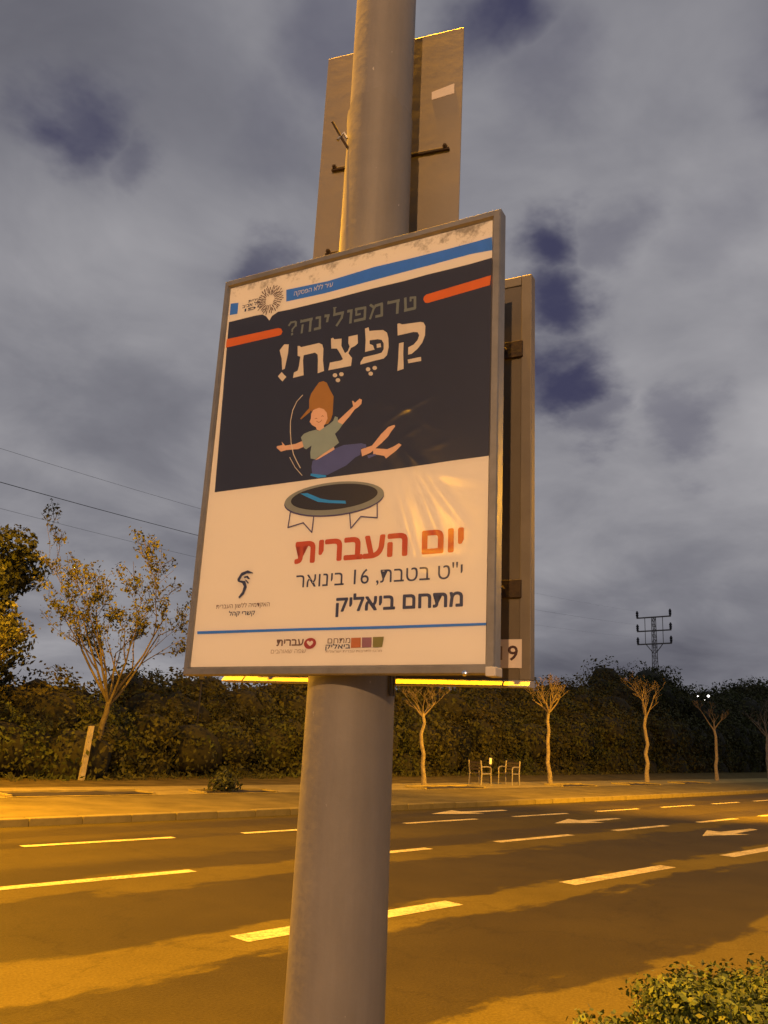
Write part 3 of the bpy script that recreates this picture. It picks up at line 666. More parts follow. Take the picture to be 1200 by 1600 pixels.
def printed(name, keys, m, label=None):
    bm = bmesh.new()
    y = lay()
    for k in keys: fill(bm, POLY[k], y)
    o = obj(name, bm, m, poster)
    if label: o['label'] = label
    return o
def stroke(bm, pts, w, base=None, step=0.00002):
    base = lay() if base is None else base
    for i, (a, b) in enumerate(zip(pts, pts[1:])):
        a, b = Vector((a[0], 0, a[1])), Vector((b[0], 0, b[1]))
        d = (b - a).normalized(); s = Vector((-d.z, 0, d.x)) * (w / 2); e = d * (w * 0.3); y = Vector((0, base - step * (i % 2), 0))
        bm.faces.new([bm.verts.new(p + y) for p in (a - e - s, b + e - s, b + e + s, a - e + s)])
navy = ink('navy', (0.016, 0.022, 0.060)); blue = ink('blue', (0.03, 0.20, 0.80)); orange = ink('orange', (0.68, 0.15, 0.004))
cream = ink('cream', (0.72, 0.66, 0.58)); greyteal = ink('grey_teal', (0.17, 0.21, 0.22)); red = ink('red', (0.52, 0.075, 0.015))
dkblue = ink('dark_blue', (0.035, 0.045, 0.12)); brown = ink('brown', (0.16, 0.10, 0.09)); skin = ink('skin', (0.76, 0.50, 0.36))
hairc = ink('hair', (0.40, 0.20, 0.03)); shirt = ink('shirt', (0.29, 0.38, 0.38)); pants = ink('trousers', (0.085, 0.11, 0.36)); cyan = ink('bright_blue', (0.02, 0.33, 0.9))
rimc = ink('rim_grey', (0.25, 0.28, 0.27)); white = ink('white', (0.75, 0.73, 0.70)); legc = ink('leg_violet', (0.08, 0.07, 0.20))
printed('dark_field', ['dark'], navy)
printed('blue_band', ['band', 'square'], blue)
printed('orange_stripe', ['or_l'], orange); printed('orange_stripe', ['or_r'], orange)
printed('heading_lettering', ['qof_a', 'qof_b', 'patah', 'pe', 'dagesh', 'tsadi', 'tav', 'ex_a', 'ex_b'] + ['seg%d' % i for i in range(6)], cream)
# serif sub-heading, drawn letter by letter in unit boxes: (x0, y0, x1, y1, width share of height)
GLY = {
 '?': [(0.1, 0.78, 0.3, 0.98, .16), (0.3, 0.96, 0.72, 0.96, .14), (0.8, 0.9, 0.8, 0.62, .17), (0.75, 0.62, 0.48, 0.42, .14), (0.48, 0.42, 0.48, 0.26, .13), (0.47, 0.10, 0.51, 0.02, .16)],
 'he': [(0.05, 0.88, 0.9, 0.88, .20), (0.82, 0.88, 0.80, 0.02, .19), (0.2, 0.58, 0.16, 0.02, .16), (0.06, 0.88, 0.04, 1.0, .08)],
 'nun': [(0.2, 0.90, 0.75, 0.88, .18), (0.72, 0.88, 0.76, 0.12, .17), (0.05, 0.09, 0.85, 0.09, .19)],
 'yod': [(0.2, 0.90, 0.85, 0.88, .20), (0.75, 0.9, 0.6, 0.46, .18), (0.2, 0.9, 0.15, 1.0, .08)],
 'lamed': [(0.12, 1.36, 0.14, 0.9, .15), (0.1, 0.86, 0.85, 0.86, .20), (0.82, 0.86, 0.75, 0.5, .18), (0.75, 0.5, 0.38, 0.02, .17), (0.02, 1.38, 0.25, 1.36, .08)],
 'vav': [(0.15, 0.90, 0.75, 0.88, .20), (0.68, 0.9, 0.62, 0.02, .19)],
 'pe': [(0.08, 0.92, 0.85, 0.88, .19), (0.84, 0.85, 0.84, 0.14, .18), (0.05, 0.09, 0.85, 0.09, .20), (0.14, 0.95, 0.14, 0.50, .14), (0.14, 0.5, 0.45, 0.5, .15)],
 'mem': [(0.42, 0.86, 0.85, 0.90, .20), (0.85, 0.86, 0.88, 0.1, .19), (0.5, 0.08, 0.9, 0.08, .19), (0.08, 1.0, 0.38, 0.72, .17), (0.35, 0.8, 0.10, 0.02, .16)],
 'resh': [(0.05, 0.88, 0.85, 0.88, .20), (0.78, 0.88, 0.76, 0.02, .19), (0.08, 0.88, 0.05, 1.0, .08)],
 'tet': [(0.12, 0.95, 0.18, 0.12, .18), (0.12, 0.10, 0.85, 0.10, .20), (0.86, 0.12, 0.84, 0.85, .18), (0.84, 0.86, 0.5, 0.9, .16), (0.52, 0.92, 0.52, 0.68, .14)],
}
SUBB = [('?', 0.2268, 0.2561), ('he', 0.2638, 0.3017), ('nun', 0.307, 0.3279), ('yod', 0.3338, 0.3501), ('lamed', 0.3589, 0.3939), ('vav', 0.3997, 0.4176), ('pe', 0.4212, 0.4559), ('mem', 0.4615, 0.5018), ('resh', 0.5114, 0.5468), ('tet', 0.5542, 0.5895)]
bm = bmesh.new(); y0 = lay()
for nme, u0, u1 in SUBB:
    vb = 0.848 - (u0 - 0.2446) * 0.0155; hh = 0.0375
    for i, (xa, ya, xb, yb, k) in enumerate(GLY[nme]):
        stroke(bm, [(u0 + xa * (u1 - u0), vb + ya * hh), (u0 + xb * (u1 - u0), vb + yb * hh)], k * hh, y0 - 0.00002 * i)
lay(); lay(); lay(); lay()
obj('subheading_lettering', bm, greyteal, poster)

# Hebrew lines set in Blender's own built-in font (visual order: strings run left to right)
def text(name, s, u0, u1, v0, v1, m, bold=0.0, parent=poster, y=None, capref=None):
    """set a line so that its letters fill u0..u1 and its body height v0..v1"""
    y = lay() if y is None else y
    def outline(st):
        c = bpy.data.curves.new('t', 'FONT'); c.body = st; c.size = 1.0; c.resolution_u = 3;  c.fill_mode = 'BOTH'
        o = bpy.data.objects.new('t', c); COL.objects.link(o)
        bpy.context.view_layer.update()
        dg = bpy.context.evaluated_depsgraph_get()
        me = bpy.data.meshes.new_from_object(o.evaluated_get(dg))
        bpy.data.objects.remove(o); bpy.data.curves.remove(c)
        return me
    me = outline(s)
    ref = outline(capref) if capref else me
    co = np.empty(len(me.vertices) * 3, dtype=np.float32); me.vertices.foreach_get('co', co); co = co.reshape(-1, 3)
    cr = np.empty(len(ref.vertices) * 3, dtype=np.float32); ref.vertices.foreach_get('co', cr); cr = cr.reshape(-1, 3)
    lo, hi = co.min(0), co.max(0); b, tp = cr[:, 1].min(), cr[:, 1].max()
    new = np.empty_like(co)
    new[:, 0] = u0 + (co[:, 0] - lo[0]) / (hi[0] - lo[0]) * (u1 - u0)
    new[:, 2] = v0 + (co[:, 1] - b) / (tp - b) * (v1 - v0)
    new[:, 1] = y
    tri = []
    for p in me.polygons:
        vs = list(p.vertices)
        tri += [(vs[0], vs[i], vs[i + 1]) for i in range(1, len(vs) - 1)]
    tri = np.array(tri)
    # cut the line into words at its widest gaps
    nw = len(s.split())
    iv = sorted((new[t, 0].min(), new[t, 0].max()) for t in tri)
    gaps, hi_ = [], iv[0][1]
    for a0, a1 in iv:
        if a0 > hi_: gaps.append((a0 - hi_, (a0 + hi_) / 2))
        hi_ = max(hi_, a1)
    cuts = sorted(g[1] for g in sorted(gaps)[::-1][:nw - 1])
    word = np.searchsorted(cuts, new[tri[:, 0], 0]) if cuts else np.zeros(len(tri), dtype=int)
    # heavier weight: the same outline laid down again a hair to each side
    hgt = v1 - v0
    sh = [(0, 0)] if not bold else [(bold * hgt * math.cos(k * math.pi / 4), bold * hgt * math.sin(k * math.pi / 4)) for k in range(8)]
    bpy.data.meshes.remove(me)
    if ref is not me and capref: bpy.data.meshes.remove(ref)
    for wd in range(len(cuts) + 1):
        tw = tri[word == wd]
        VV_, FF_ = [], []
        for q, (du, dw) in enumerate(sh):
            nv = new.copy(); nv[:, 0] += du; nv[:, 2] += dw; nv[:, 1] -= 0.00001 * q
            FF_.append(tw + q * len(new)); VV_.append(nv)
        V2 = np.concatenate(VV_); F2 = np.concatenate(FF_)
        used, inv = np.unique(F2, return_inverse=True)
        fast_mesh(name, V2[used], inv.reshape(F2.shape), [m], parent)

HEB = lambda s: s[::-1]
REF = '\u05d4'                                       # letter he: the body height
text('red_lettering', HEB('יום העברית'), 0.2951, 0.7108, 0.2553, 0.3026, red, 0.055, capref=REF)
text('date_lettering', HEB('בינואר')[:0] + 'ראוניב 16 ,תבטב ט"י', 0.3007, 0.7115, 0.197, 0.2255, dkblue, 0.0, capref=REF)
text('place_lettering', HEB('מתחם ביאליק'), 0.4114, 0.7116, 0.1384, 0.1671, dkblue, 0.045, capref=REF)
text('small_lettering', HEB('האקדמיה ללשון העברית'), 0.0766, 0.2317, 0.1573, 0.1663, brown, 0.0, capref=REF)
text('small_lettering', HEB('קשרי קהל'), 0.1164, 0.1916, 0.1392, 0.1480, dkblue, 0.03, capref=REF)
text('logo_lettering', HEB('עברית'), 0.2593, 0.3307, 0.0654, 0.079, brown, 0.05, capref=REF)
text('small_lettering', HEB('שפה שאוהבים'), 0.2447, 0.3384, 0.0484, 0.0567, mat('ink_faint', (0.40, 0.33, 0.28), 0.6), 0.0, capref=REF)
text('logo_lettering', HEB('מתחם'), 0.3937, 0.4509, 0.0682, 0.0789, brown, 0.0, capref=REF)
text('logo_lettering', HEB('ביאליק'), 0.3893, 0.4514, 0.0565, 0.065, dkblue, 0.03, capref=REF)
text('small_lettering', HEB('מרכז לתרבות עברית ישראלית'), 0.3898, 0.5289, 0.0478, 0.0523, MATS['ink_faint'], 0.0, capref=REF)
text('slogan_lettering', HEB('עיר ללא הפסקה'), 0.2388, 0.3545, 0.959, 0.9704, white, 0.0, capref=REF)
text('logo_lettering', HEB('עיריית'), 0.0947, 0.131, 0.9722, 0.979, dkblue, 0.03, capref=REF)
text('logo_lettering', HEB('תל אביב'), 0.0758, 0.1329, 0.9604, 0.9682, dkblue, 0.03, capref=REF)
text('logo_lettering', HEB('יפו'), 0.0843, 0.1297, 0.9484, 0.9562, dkblue, 0.03, capref=REF)
# sunburst emblem of small dashes
bm = bmesh.new(); rnd = random.Random(11); y0 = lay()
for ring, (rr, n, ln, w) in enumerate(((0.0155, 22, 0.006, 0.0022), (0.0225, 28, 0.006, 0.0026), (0.030, 32, 0.007, 0.0026), (0.037, 26, 0.004, 0.0024))):
    for k in range(n):
        a = 2 * math.pi * (k + 0.5 * (ring % 2)) / n + rnd.uniform(-.05, .05); r0 = rr + rnd.uniform(-.002, .002)
        if ring == 3 and rnd.random() < 0.35: continue
        c, s = math.cos(a), math.sin(a)
        stroke(bm, [(0.1636 + r0 * c, 0.965 + r0 * s), (0.1636 + (r0 + ln) * c, 0.965 + (r0 + ln) * s)], w, y0 - 0.00002 * ring)
obj('sunburst_emblem', bm, ink('plum', (0.13, 0.08, 0.08)), poster)
# figure above the trampoline
printed('hair', ['hair', 'strand'], hairc)
printed('leg', ['leg_a'], skin); printed('leg', ['leg_b'], skin)
printed('trousers', ['pants', 'hem'], pants); printed('trouser_cuff', ['cuff'], cyan)
printed('arm', ['arm_r'], skin); printed('arm', ['arm_l'], skin); printed('belly', ['belly'], skin)
printed('face', ['face'], skin); printed('shirt', ['shirt'], shirt)
bm = bmesh.new()
for k in ('mouth', 'eye1', 'eye2'): stroke(bm, STROKE[k], 0.0012)
obj('facial_features', bm, ink('line_brown', (0.20, 0.06, 0.03)), poster)
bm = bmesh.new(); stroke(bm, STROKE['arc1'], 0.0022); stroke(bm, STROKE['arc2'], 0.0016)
obj('glare_line', bm, cream, poster)  # glare on the film, painted into the print as pale arcs
for k in ('tleg1', 'tleg2'):
    bm = bmesh.new(); stroke(bm, STROKE[k], 0.0030); obj('trampoline_leg', bm, legc, poster)
printed('trampoline_rim', ['tr_under'], legc); printed('trampoline_rim', ['tr_rim'], rimc); printed('trampoline_mat', ['tr_mat'], ink('black', (0.022, 0.020, 0.026)))
printed('trampoline_stripe', ['streak'], cyan)
printed('profile_emblem', ['acad', 'acad2', 'acad3'], dkblue)
printed('blue_rule', ['rule'], blue)
printed('logo_square', ['sq_o'], ink('ochre', (0.50, 0.17, 0.05))); printed('logo_square', ['sq_p'], ink('mauve', (0.30, 0.14, 0.20))); printed('logo_square', ['sq_g'], ink('olive', (0.22, 0.21, 0.05)))
printed('heart_ring', ['ring'], ink('crimson', (0.35, 0.045, 0.04))); printed('heart', ['heart'], white)

# ---- clear film over the sheet, creased where it hangs loose
def film_mat():
    m = bpy.data.materials.new('clear_film'); m.use_nodes = True
    n = m.node_tree.nodes; l = m.node_tree.links
    n.remove(n['Principled BSDF']); o = n['Material Output']
    tr = n.new('ShaderNodeBsdfTransparent'); tr.inputs[0].default_value = (0.97, 0.97, 0.96, 1)
    gl = n.new('ShaderNodeBsdfGlossy'); gl.inputs['Roughness'].default_value = 0.15; gl.inputs['Color'].default_value = (0.9, 0.9, 0.9, 1)
    fr_ = n.new('ShaderNodeFresnel'); fr_.inputs['IOR'].default_value = 1.42
    t = n.new('ShaderNodeTexCoord'); no = n.new('ShaderNodeTexNoise'); no.inputs['Scale'].default_value = 7.0; no.inputs['Detail'].default_value = 4
    l.new(t.outputs['Object'], no.inputs['Vector'])
    n3 = n.new('ShaderNodeTexNoise'); n3.inputs['Scale'].default_value = 55.0; n3.inputs['Detail'].default_value = 3; l.new(t.outputs['Object'], n3.inputs['Vector'])
    ad = n.new('ShaderNodeMath'); ad.operation = 'MULTIPLY_ADD'; l.new(n3.outputs['Fac'], ad.inputs[0]); ad.inputs[1].default_value = 0.05; l.new(no.outputs['Fac'], ad.inputs[2])
    bp = n.new('ShaderNodeBump'); bp.inputs['Strength'].default_value = 0.10; bp.inputs['Distance'].default_value = 0.008; l.new(ad.outputs[0], bp.inputs['Height'])
    l.new(bp.outputs[0], gl.inputs['Normal']); l.new(bp.outputs[0], fr_.inputs['Normal'])
    mx = n.new('ShaderNodeMixShader'); l.new(fr_.outputs[0], mx.inputs[0]); l.new(tr.outputs[0], mx.inputs[1]); l.new(gl.outputs[0], mx.inputs[2])
    l.new(mx.outputs[0], o.inputs['Surface'])
    return m
NU, NV = 110, 150
us = np.linspace(0.016, W - 0.023, NU); vs_ = np.linspace(0.021, H - 0.021, NV)
UU, VV = np.meshgrid(us, vs_)
dep = np.zeros_like(UU)
def crease(p0, p1, amp, sig):
    """ridge along a line, fading at both ends"""
    global dep
    d = np.array(p1) - np.array(p0); L = np.hypot(*d); d = d / L
    s = (UU - p0[0]) * d[0] + (VV - p0[1]) * d[1]; n = -(UU - p0[0]) * d[1] + (VV - p0[1]) * d[0]
    tt = np.clip(s / L, 0, 1); en = np.exp(-((s - tt * L) / 0.03) ** 2)
    dep += 0.72 * amp * np.sin(np.pi * np.clip(tt * 0.9 + 0.05, 0, 1)) * np.exp(-(n / sig) ** 2) * en
rnd = random.Random(21)
for (a, b, am, sg) in (((0.55, 0.52), (0.72, 0.30), 0.0016, 0.010), ((0.56, 0.50), (0.66, 0.27), 0.0016, 0.009), ((0.52, 0.47), (0.60, 0.26), 0.0014, 0.010),
                       ((0.48, 0.56), (0.62, 0.44), 0.0014, 0.006), ((0.50, 0.62), (0.60, 0.58), 0.0010, 0.006), ((0.52, 0.58), (0.64, 0.62), 0.0012, 0.005),
                       ((0.60, 0.44), (0.76, 0.40), 0.0012, 0.012), ((0.70, 0.80), (0.72, 0.62), 0.0010, 0.006), ((0.72, 0.82), (0.735, 0.60), 0.0012, 0.006),
                       ((0.24, 0.62), (0.32, 0.46), 0.0010, 0.008), ((0.45, 0.14), (0.50, 0.09), 0.0014, 0.010), ((0.22, 0.11), (0.17, 0.16), 0.0010, 0.006),
                       ((0.05, 0.42), (0.10, 0.38), 0.0010, 0.006), ((0.30, 0.25), (0.72, 0.245), 0.0010, 0.007), ((0.15, 0.63), (0.20, 0.52), 0.0009, 0.010), ((0.55, 0.36), (0.62, 0.20), 0.0012, 0.008)):
    crease(a, b, am, sg)
for k in range(30):
    a = (rnd.uniform(0.1, 0.7), rnd.uniform(0.08, 0.75)) if k < 14 else (rnd.gauss(0.50, 0.10), rnd.gauss(0.55, 0.07)); an = rnd.uniform(0, 6.28); ln = rnd.uniform(0.03, 0.08)
    crease(a, (a[0] + ln * math.cos(an), a[1] + ln * math.sin(an)), 0.0006, 0.005)
XX = UU + SH * VV / H
YY = np.minimum(0.0052 - dep + 0.0, 0.0052)
vv = np.stack([XX, YY, VV], -1).reshape(-1, 3)
idx = np.arange(NU * NV).reshape(NV, NU)
ff = np.stack([idx[:-1, :-1], idx[:-1, 1:], idx[1:, 1:], idx[1:, :-1]], -1).reshape(-1, 4)
fl = fast_mesh('plastic_film', vv, ff, [film_mat()], sign, smooth=True)
fl['label'] = 'clear creased plastic film covering the poster'
# straps holding the sign: bands round the pole
PC = Matrix.Translation((AX[0], AX[1], 0))
def band(z, rad, h, parent, m, name='strap'):
    bm = bmesh.new(); lathe(bm, [(rad, z - h / 2), (rad + 0.0018, z - h / 2), (rad + 0.0018, z + h / 2), (rad, z + h / 2)], 40, AX[0], AX[1], caps=False)
    o = obj(name, bm, m, None, smooth=True); o.parent = parent; o.matrix_parent_inverse = parent.matrix_world.inverted(); return o
bpy.context.view_layer.update()
for z, rad in ((2.30, 0.0975), (2.85, 0.0935)):
    band(z, rad, 0.02, sign, M_ZINC)
    bm = bmesh.new(); box(bm, 0.33, 0.55, 0.034, 0.066, z - EYE - 0.13, z - EYE - 0.10); obj('bracket', bm, M_ZINC, sign)
# two strap tails hanging below the sign on the right of the pole
for k in range(2):
    a = R(44.3 + 180 - 55 - 8 * k)
    q_ = Vector((AX[0] + 0.1015 * math.sin(a), AX[1] + 0.1015 * math.cos(a), 0)); tq = Vector((math.cos(a), -math.sin(a), 0)); nq = Vector((math.sin(a), math.cos(a), 0))
    bm = bmesh.new()
    pr = [bm.verts.new(q_ + tq * s * 0.0045 + nq * d + Vector((0, 0, z))) for z in (EYE + 0.085, EYE + 0.19) for s, d in ((-1, 0.001), (1, 0.001), (1, 0.0035), (-1, 0.0035))]
    for i in range(4): bm.faces.new((pr[i], pr[(i + 1) % 4], pr[4 + (i + 1) % 4], pr[4 + i]))
    bm.faces.new(pr[:4]); bm.faces.new(pr[4:])
    o = obj('strap_tail', bm, mat('dark_strap', (0.05, 0.045, 0.04), 0.6), None); o.parent = sign; o.matrix_parent_inverse = sign.matrix_world.inverted()

# ------------------------------------------------------------------ second sign behind the post, seen from its back
UH = Vector((math.sin(R(163.64)), math.cos(R(163.64)), 0)); NH = Vector((math.sin(R(73.64)), math.cos(R(73.64)), 0))
O2 = NH * 1.85 + Vector((0, 0, EYE))
rear = empty('poster_sign')
rear.matrix_world = Matrix(((UH.x, NH.x, 0, O2.x), (UH.y, NH.y, 0, O2.y), (0, 0, 1, O2.z), (0, 0, 0, 1)))
tag(rear, 'second framed sign seen from its plain brown back, with a 9 sticker', 'sign')
u0, u1, z0, z1 = -1.4433, -0.583, 0.12, 1.1645
M_BACK2 = mat('brown_back_sheet', (0.135, 0.115, 0.085), 0.55, metal=0.15, var=0.2, vscale=5, bump=0.04, bscale=30)
M_BACK3 = mat('grey_frame_back', (0.19, 0.17, 0.14), 0.55, metal=0.2, var=0.2, vscale=9)
bxo('back_sheet', (u0 + 0.028, u1 - 0.028, 0.003, 0.007, z0 + 0.014, z1 - 0.028), M_BACK2, rear)
bxo('frame_rail', (u0, u0 + 0.0275, 0, 0.03, z0 + 0.014, z1), M_BACK3, rear, 0.002)
bxo('frame_rail', (u1 - 0.0275, u1, 0, 0.03, z0 + 0.014, z1), M_BACK3, rear, 0.002)
bxo('frame_rail', (u0 + 0.028, u1 - 0.028, 0, 0.03, z1 - 0.027, z1), M_BACK3, rear, 0.002)
# sloping lip of the lower rail, in three lengths with open joints
M_LIP = mat('lip_aluminium', (0.42, 0.40, 0.35), 0.5, metal=0.2, var=0.1)
for a, b in ((u0, -1.377), (-1.3725, -0.648), (-0.6435, u1)):
    bm = bmesh.new()
    prof = [(0.0, z0 + 0.0135), (-0.013, z0 + 0.001), (-0.013, z0 - 0.002), (0.03, z0 - 0.002), (0.03, z0 + 0.0135)]
    A = [bm.verts.new((a, y, z)) for y, z in prof]; B = [bm.verts.new((b, y, z)) for y, z in prof]
    for i in range(5): bm.faces.new((A[i], A[(i + 1) % 5], B[(i + 1) % 5], B[i]))
    bm.faces.new(A); bm.faces.new(B[::-1])
    obj('lower_lip', bm, M_LIP, rear)
# poster on its far face
bm = bmesh.new(); bm.faces.new([bm.verts.new((u, 0.022, z)) for u, z in ((u0 + 0.02, z0 + 0.02), (u1 - 0.02, z0 + 0.02), (u1 - 0.02, z1 - 0.02), (u0 + 0.02, z1 - 0.02))])
obj('poster', bm, mat('plain_paper', (0.7, 0.68, 0.62), 0.6, var=0.1), rear)
for (za, zb) in ((0.935, 0.979), (0.323, 0.365)):
    o = bxo('clamp_bar', (-1.35, -0.6055, -0.006, 0.002, za, zb), M_RUST, rear, 0.001)
    for uu in (-0.652, -1.31):
        bm = bmesh.new(); lathe(bm, [(0.008, 0), (0.008, 0.004), (0.005, 0.007)], 6)
        k = obj('bolt', bm, M_RUST, o); k.location = (uu, -0.006, (za + zb) / 2); k.rotation_euler = (R(90), 0, 0)
stk = bxo('number_sticker', (-0.705, -0.6041, -0.0012, 0.0022, 0.161, 0.2264), mat('sticker_paper', (0.66, 0.60, 0.55), 0.6, var=0.06, vscale=40), rear)
text('digit', '9', -0.6365, -0.6135, 0.178, 0.2115, mat('sticker_ink', (0.05, 0.02, 0.025), 0.6), 0.02, rear, -0.0016)
bm = bmesh.new(); box(bm, -0.6560, -0.6505, -0.0018, -0.0014, 0.179, 0.2105); obj('digit', bm, mat('sticker_ink_faded', (0.22, 0.16, 0.12), 0.6), rear)

# ------------------------------------------------------------------ traffic sign panel above, seen from its back
A2 = 65.5
U2 = Vector((math.sin(R(A2 + 90)), math.cos(R(A2 + 90)), 0)); N2 = Vector((math.sin(R(A2)), math.cos(R(A2)), 0)); O3 = N2 * 1.99 + Vector((0, 0, EYE))
pan = empty('sign_panel')
pan.matrix_world = Matrix(((U2.x, N2.x, 0, O3.x), (U2.y, N2.y, 0, O3.y), (0, 0, 1, O3.z), (0, 0, 0, 1)))
tag(pan, 'tall bare metal sign panel high on the pole, seen from behind', 'sign')
M_PAN = mat('panel_back', (0.235, 0.205, 0.16), 0.5, metal=0.35, var=0.12, vscale=3, bump=0.03, bscale=20)
bxo('panel', (-0.979, -0.534, 0, 0.004, 1.28, 2.08), M_PAN, pan, 0.001)
bm = bmesh.new()
fill_ = [(-0.627, 1.838), (-0.558, 1.845), (-0.559, 1.880), (-0.628, 1.866)]
vb = [bm.verts.new((u, -0.0012, z)) for u, z in fill_]; vt = [bm.verts.new((u, -0.0002, z)) for u, z in fill_]
bm.faces.new(vb); [bm.faces.new((vb[i], vb[(i + 1) % 4], vt[(i + 1) % 4], vt[i])) for i in range(4)]
o = obj('white_sticker', bm, mat('sticker_paper', (0.66, 0.60, 0.55)), pan)
o['label'] = 'small white blank sticker on the panel back'
for zz in (1.650, 1.36):
    o = bxo('mounting_bar', (-0.935, -0.566, -0.012, -0.002, zz - 0.004, zz + 0.004), M_RUST, pan, 0.001)
    for uu in (-0.925, -0.578):
        bm = bmesh.new(); lathe(bm, [(0.0075, 0), (0.0075, 0.005), (0.004, 0.005), (0.004, 0.010)], 6)
        k = obj('bolt', bm, M_RUST, o); k.location = (uu, -0.010, zz + 0.007); k.rotation_euler = (R(90), 0, 0)
# bent tail of the clamp band sticking out on the left
pl = [Vector((1.95 * math.sin(R(a)), 1.95 * math.cos(R(a)), EYE + z)) for a, z in ((41.5, 1.540), (41.0, 1.565), (40.02, 1.622))]
bm = bmesh.new(); tube(bm, pl, 0.0035, 6)
o = obj('clamp_tail', bm, M_RUST, None, smooth=True); o.parent = pan; o.matrix_parent_inverse = pan.matrix_world.inverted()
pl = [Vector((1.95 * math.sin(R(a)), 1.95 * math.cos(R(a)), EYE + z)) for a, z in ((41.3, 1.575), (41.0, 1.590), (40.75, 1.578), (40.55, 1.566))]
bm = bmesh.new(); tube(bm, pl, [0.004, 0.005, 0.003, 0.005], 6)
o = obj('clamp_buckle', bm, M_ZINC, None, smooth=True); o.parent = pan; o.matrix_parent_inverse = pan.matrix_world.inverted()
# ------------------------------------------------------------------ plants
M_BARK = mat('pale_bark', (0.27, 0.23, 0.17), 0.9, var=0.45, vscale=9, bump=0.6, bscale=26)
M_BARK2 = mat('dark_bark', (0.105, 0.088, 0.055), 0.9, var=0.45, vscale=6, bump=0.6, bscale=18)
M_TWIG = mat('twig', (0.20, 0.16, 0.11), 0.9, var=0.3, vscale=4)
M_HEDGE = mat('hedge_leaf', (0.030, 0.040, 0.008), 0.8, col2=(0.044, 0.038, 0.009), vscale=0.35, island=0.38, spec=0.25)
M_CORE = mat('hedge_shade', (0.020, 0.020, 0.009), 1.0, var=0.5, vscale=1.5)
M_LEAFY = mat('tree_leaf', (0.036, 0.042, 0.012), 0.7, col2=(0.026, 0.032, 0.010), vscale=0.6, island=0.5, spec=0.3)
M_YLEAF = mat('autumn_leaf', (0.092, 0.090, 0.016), 0.7, col2=(0.055, 0.062, 0.012), vscale=0.8, island=0.5, spec=0.3)
M_BUSH = mat('shrub_leaf', (0.056, 0.080, 0.014), 0.55, col2=(0.030, 0.050, 0.010), vscale=3.0, island=0.5, spec=0.4)

def leaf_quads(rng, centres, normals, size, ratio=0.55):
    """one folded-free leaf blade (a quad) at each centre, facing roughly along normals"""
    n = len(centres)
    nn = normals + rng.normal(0, 0.55, (n, 3)); nn /= np.linalg.norm(nn, axis=1)[:, None] + 1e-9
    a = rng.normal(0, 1, (n, 3)); a -= nn * (a * nn).sum(1)[:, None]; a /= np.linalg.norm(a, axis=1)[:, None] + 1e-9
    b = np.cross(nn, a)
    s = (size * rng.uniform(0.5, 1.6, n))[:, None]
    v = np.stack([centres - a * s, centres + b * s * ratio - a * s * 0.1, centres + a * s, centres - b * s * ratio - a * s * 0.1], 1).reshape(-1, 3)
    f = np.arange(n * 4).reshape(-1, 4)
    return v, f

def clump_leaves(rng, cs, rs, per, size):
    """leaves through the outer volume of ellipsoids cs with radii rs"""
    V, F, off = [], [], 0
    for c, r, k in zip(cs, rs, per):
        d = rng.normal(0, 1, (k, 3)); d /= np.linalg.norm(d, axis=1)[:, None]
        lump = 1 + 0.22 * np.sin(d[:, 0] * 5 + c[0] * 3) * np.sin(d[:, 1] * 4 + c[1]) + 0.16 * np.sin(d[:, 2] * 7 + c[0] * 2 + d[:, 0] * 3)
        rad = lump * rng.uniform(0.55, 1.0, k) ** 0.4 * rng.choice([1, 1, 1, 1.1], k)
        p = np.asarray(c) + d * np.asarray(r) * rad[:, None]
        v, f = leaf_quads(rng, p, d, size if not hasattr(size, '__len__') else size[len(V)])
        V.append(v); F.append(f + off); off += len(v)
    return np.concatenate(V), np.concatenate(F)

def ico(c, r, rng, sub=2):
    bm = bmesh.new(); bmesh.ops.create_icosphere(bm, subdivisions=sub, radius=1)
    v = np.array([x.co[:] for x in bm.verts]); f = np.array([[q.index for q in y.verts] for y in bm.faces]); bm.free()
    v *= (1 + rng.uniform(-0.12, 0.12, len(v)))[:, None]
    return np.asarray(c) + v * np.asarray(r), f

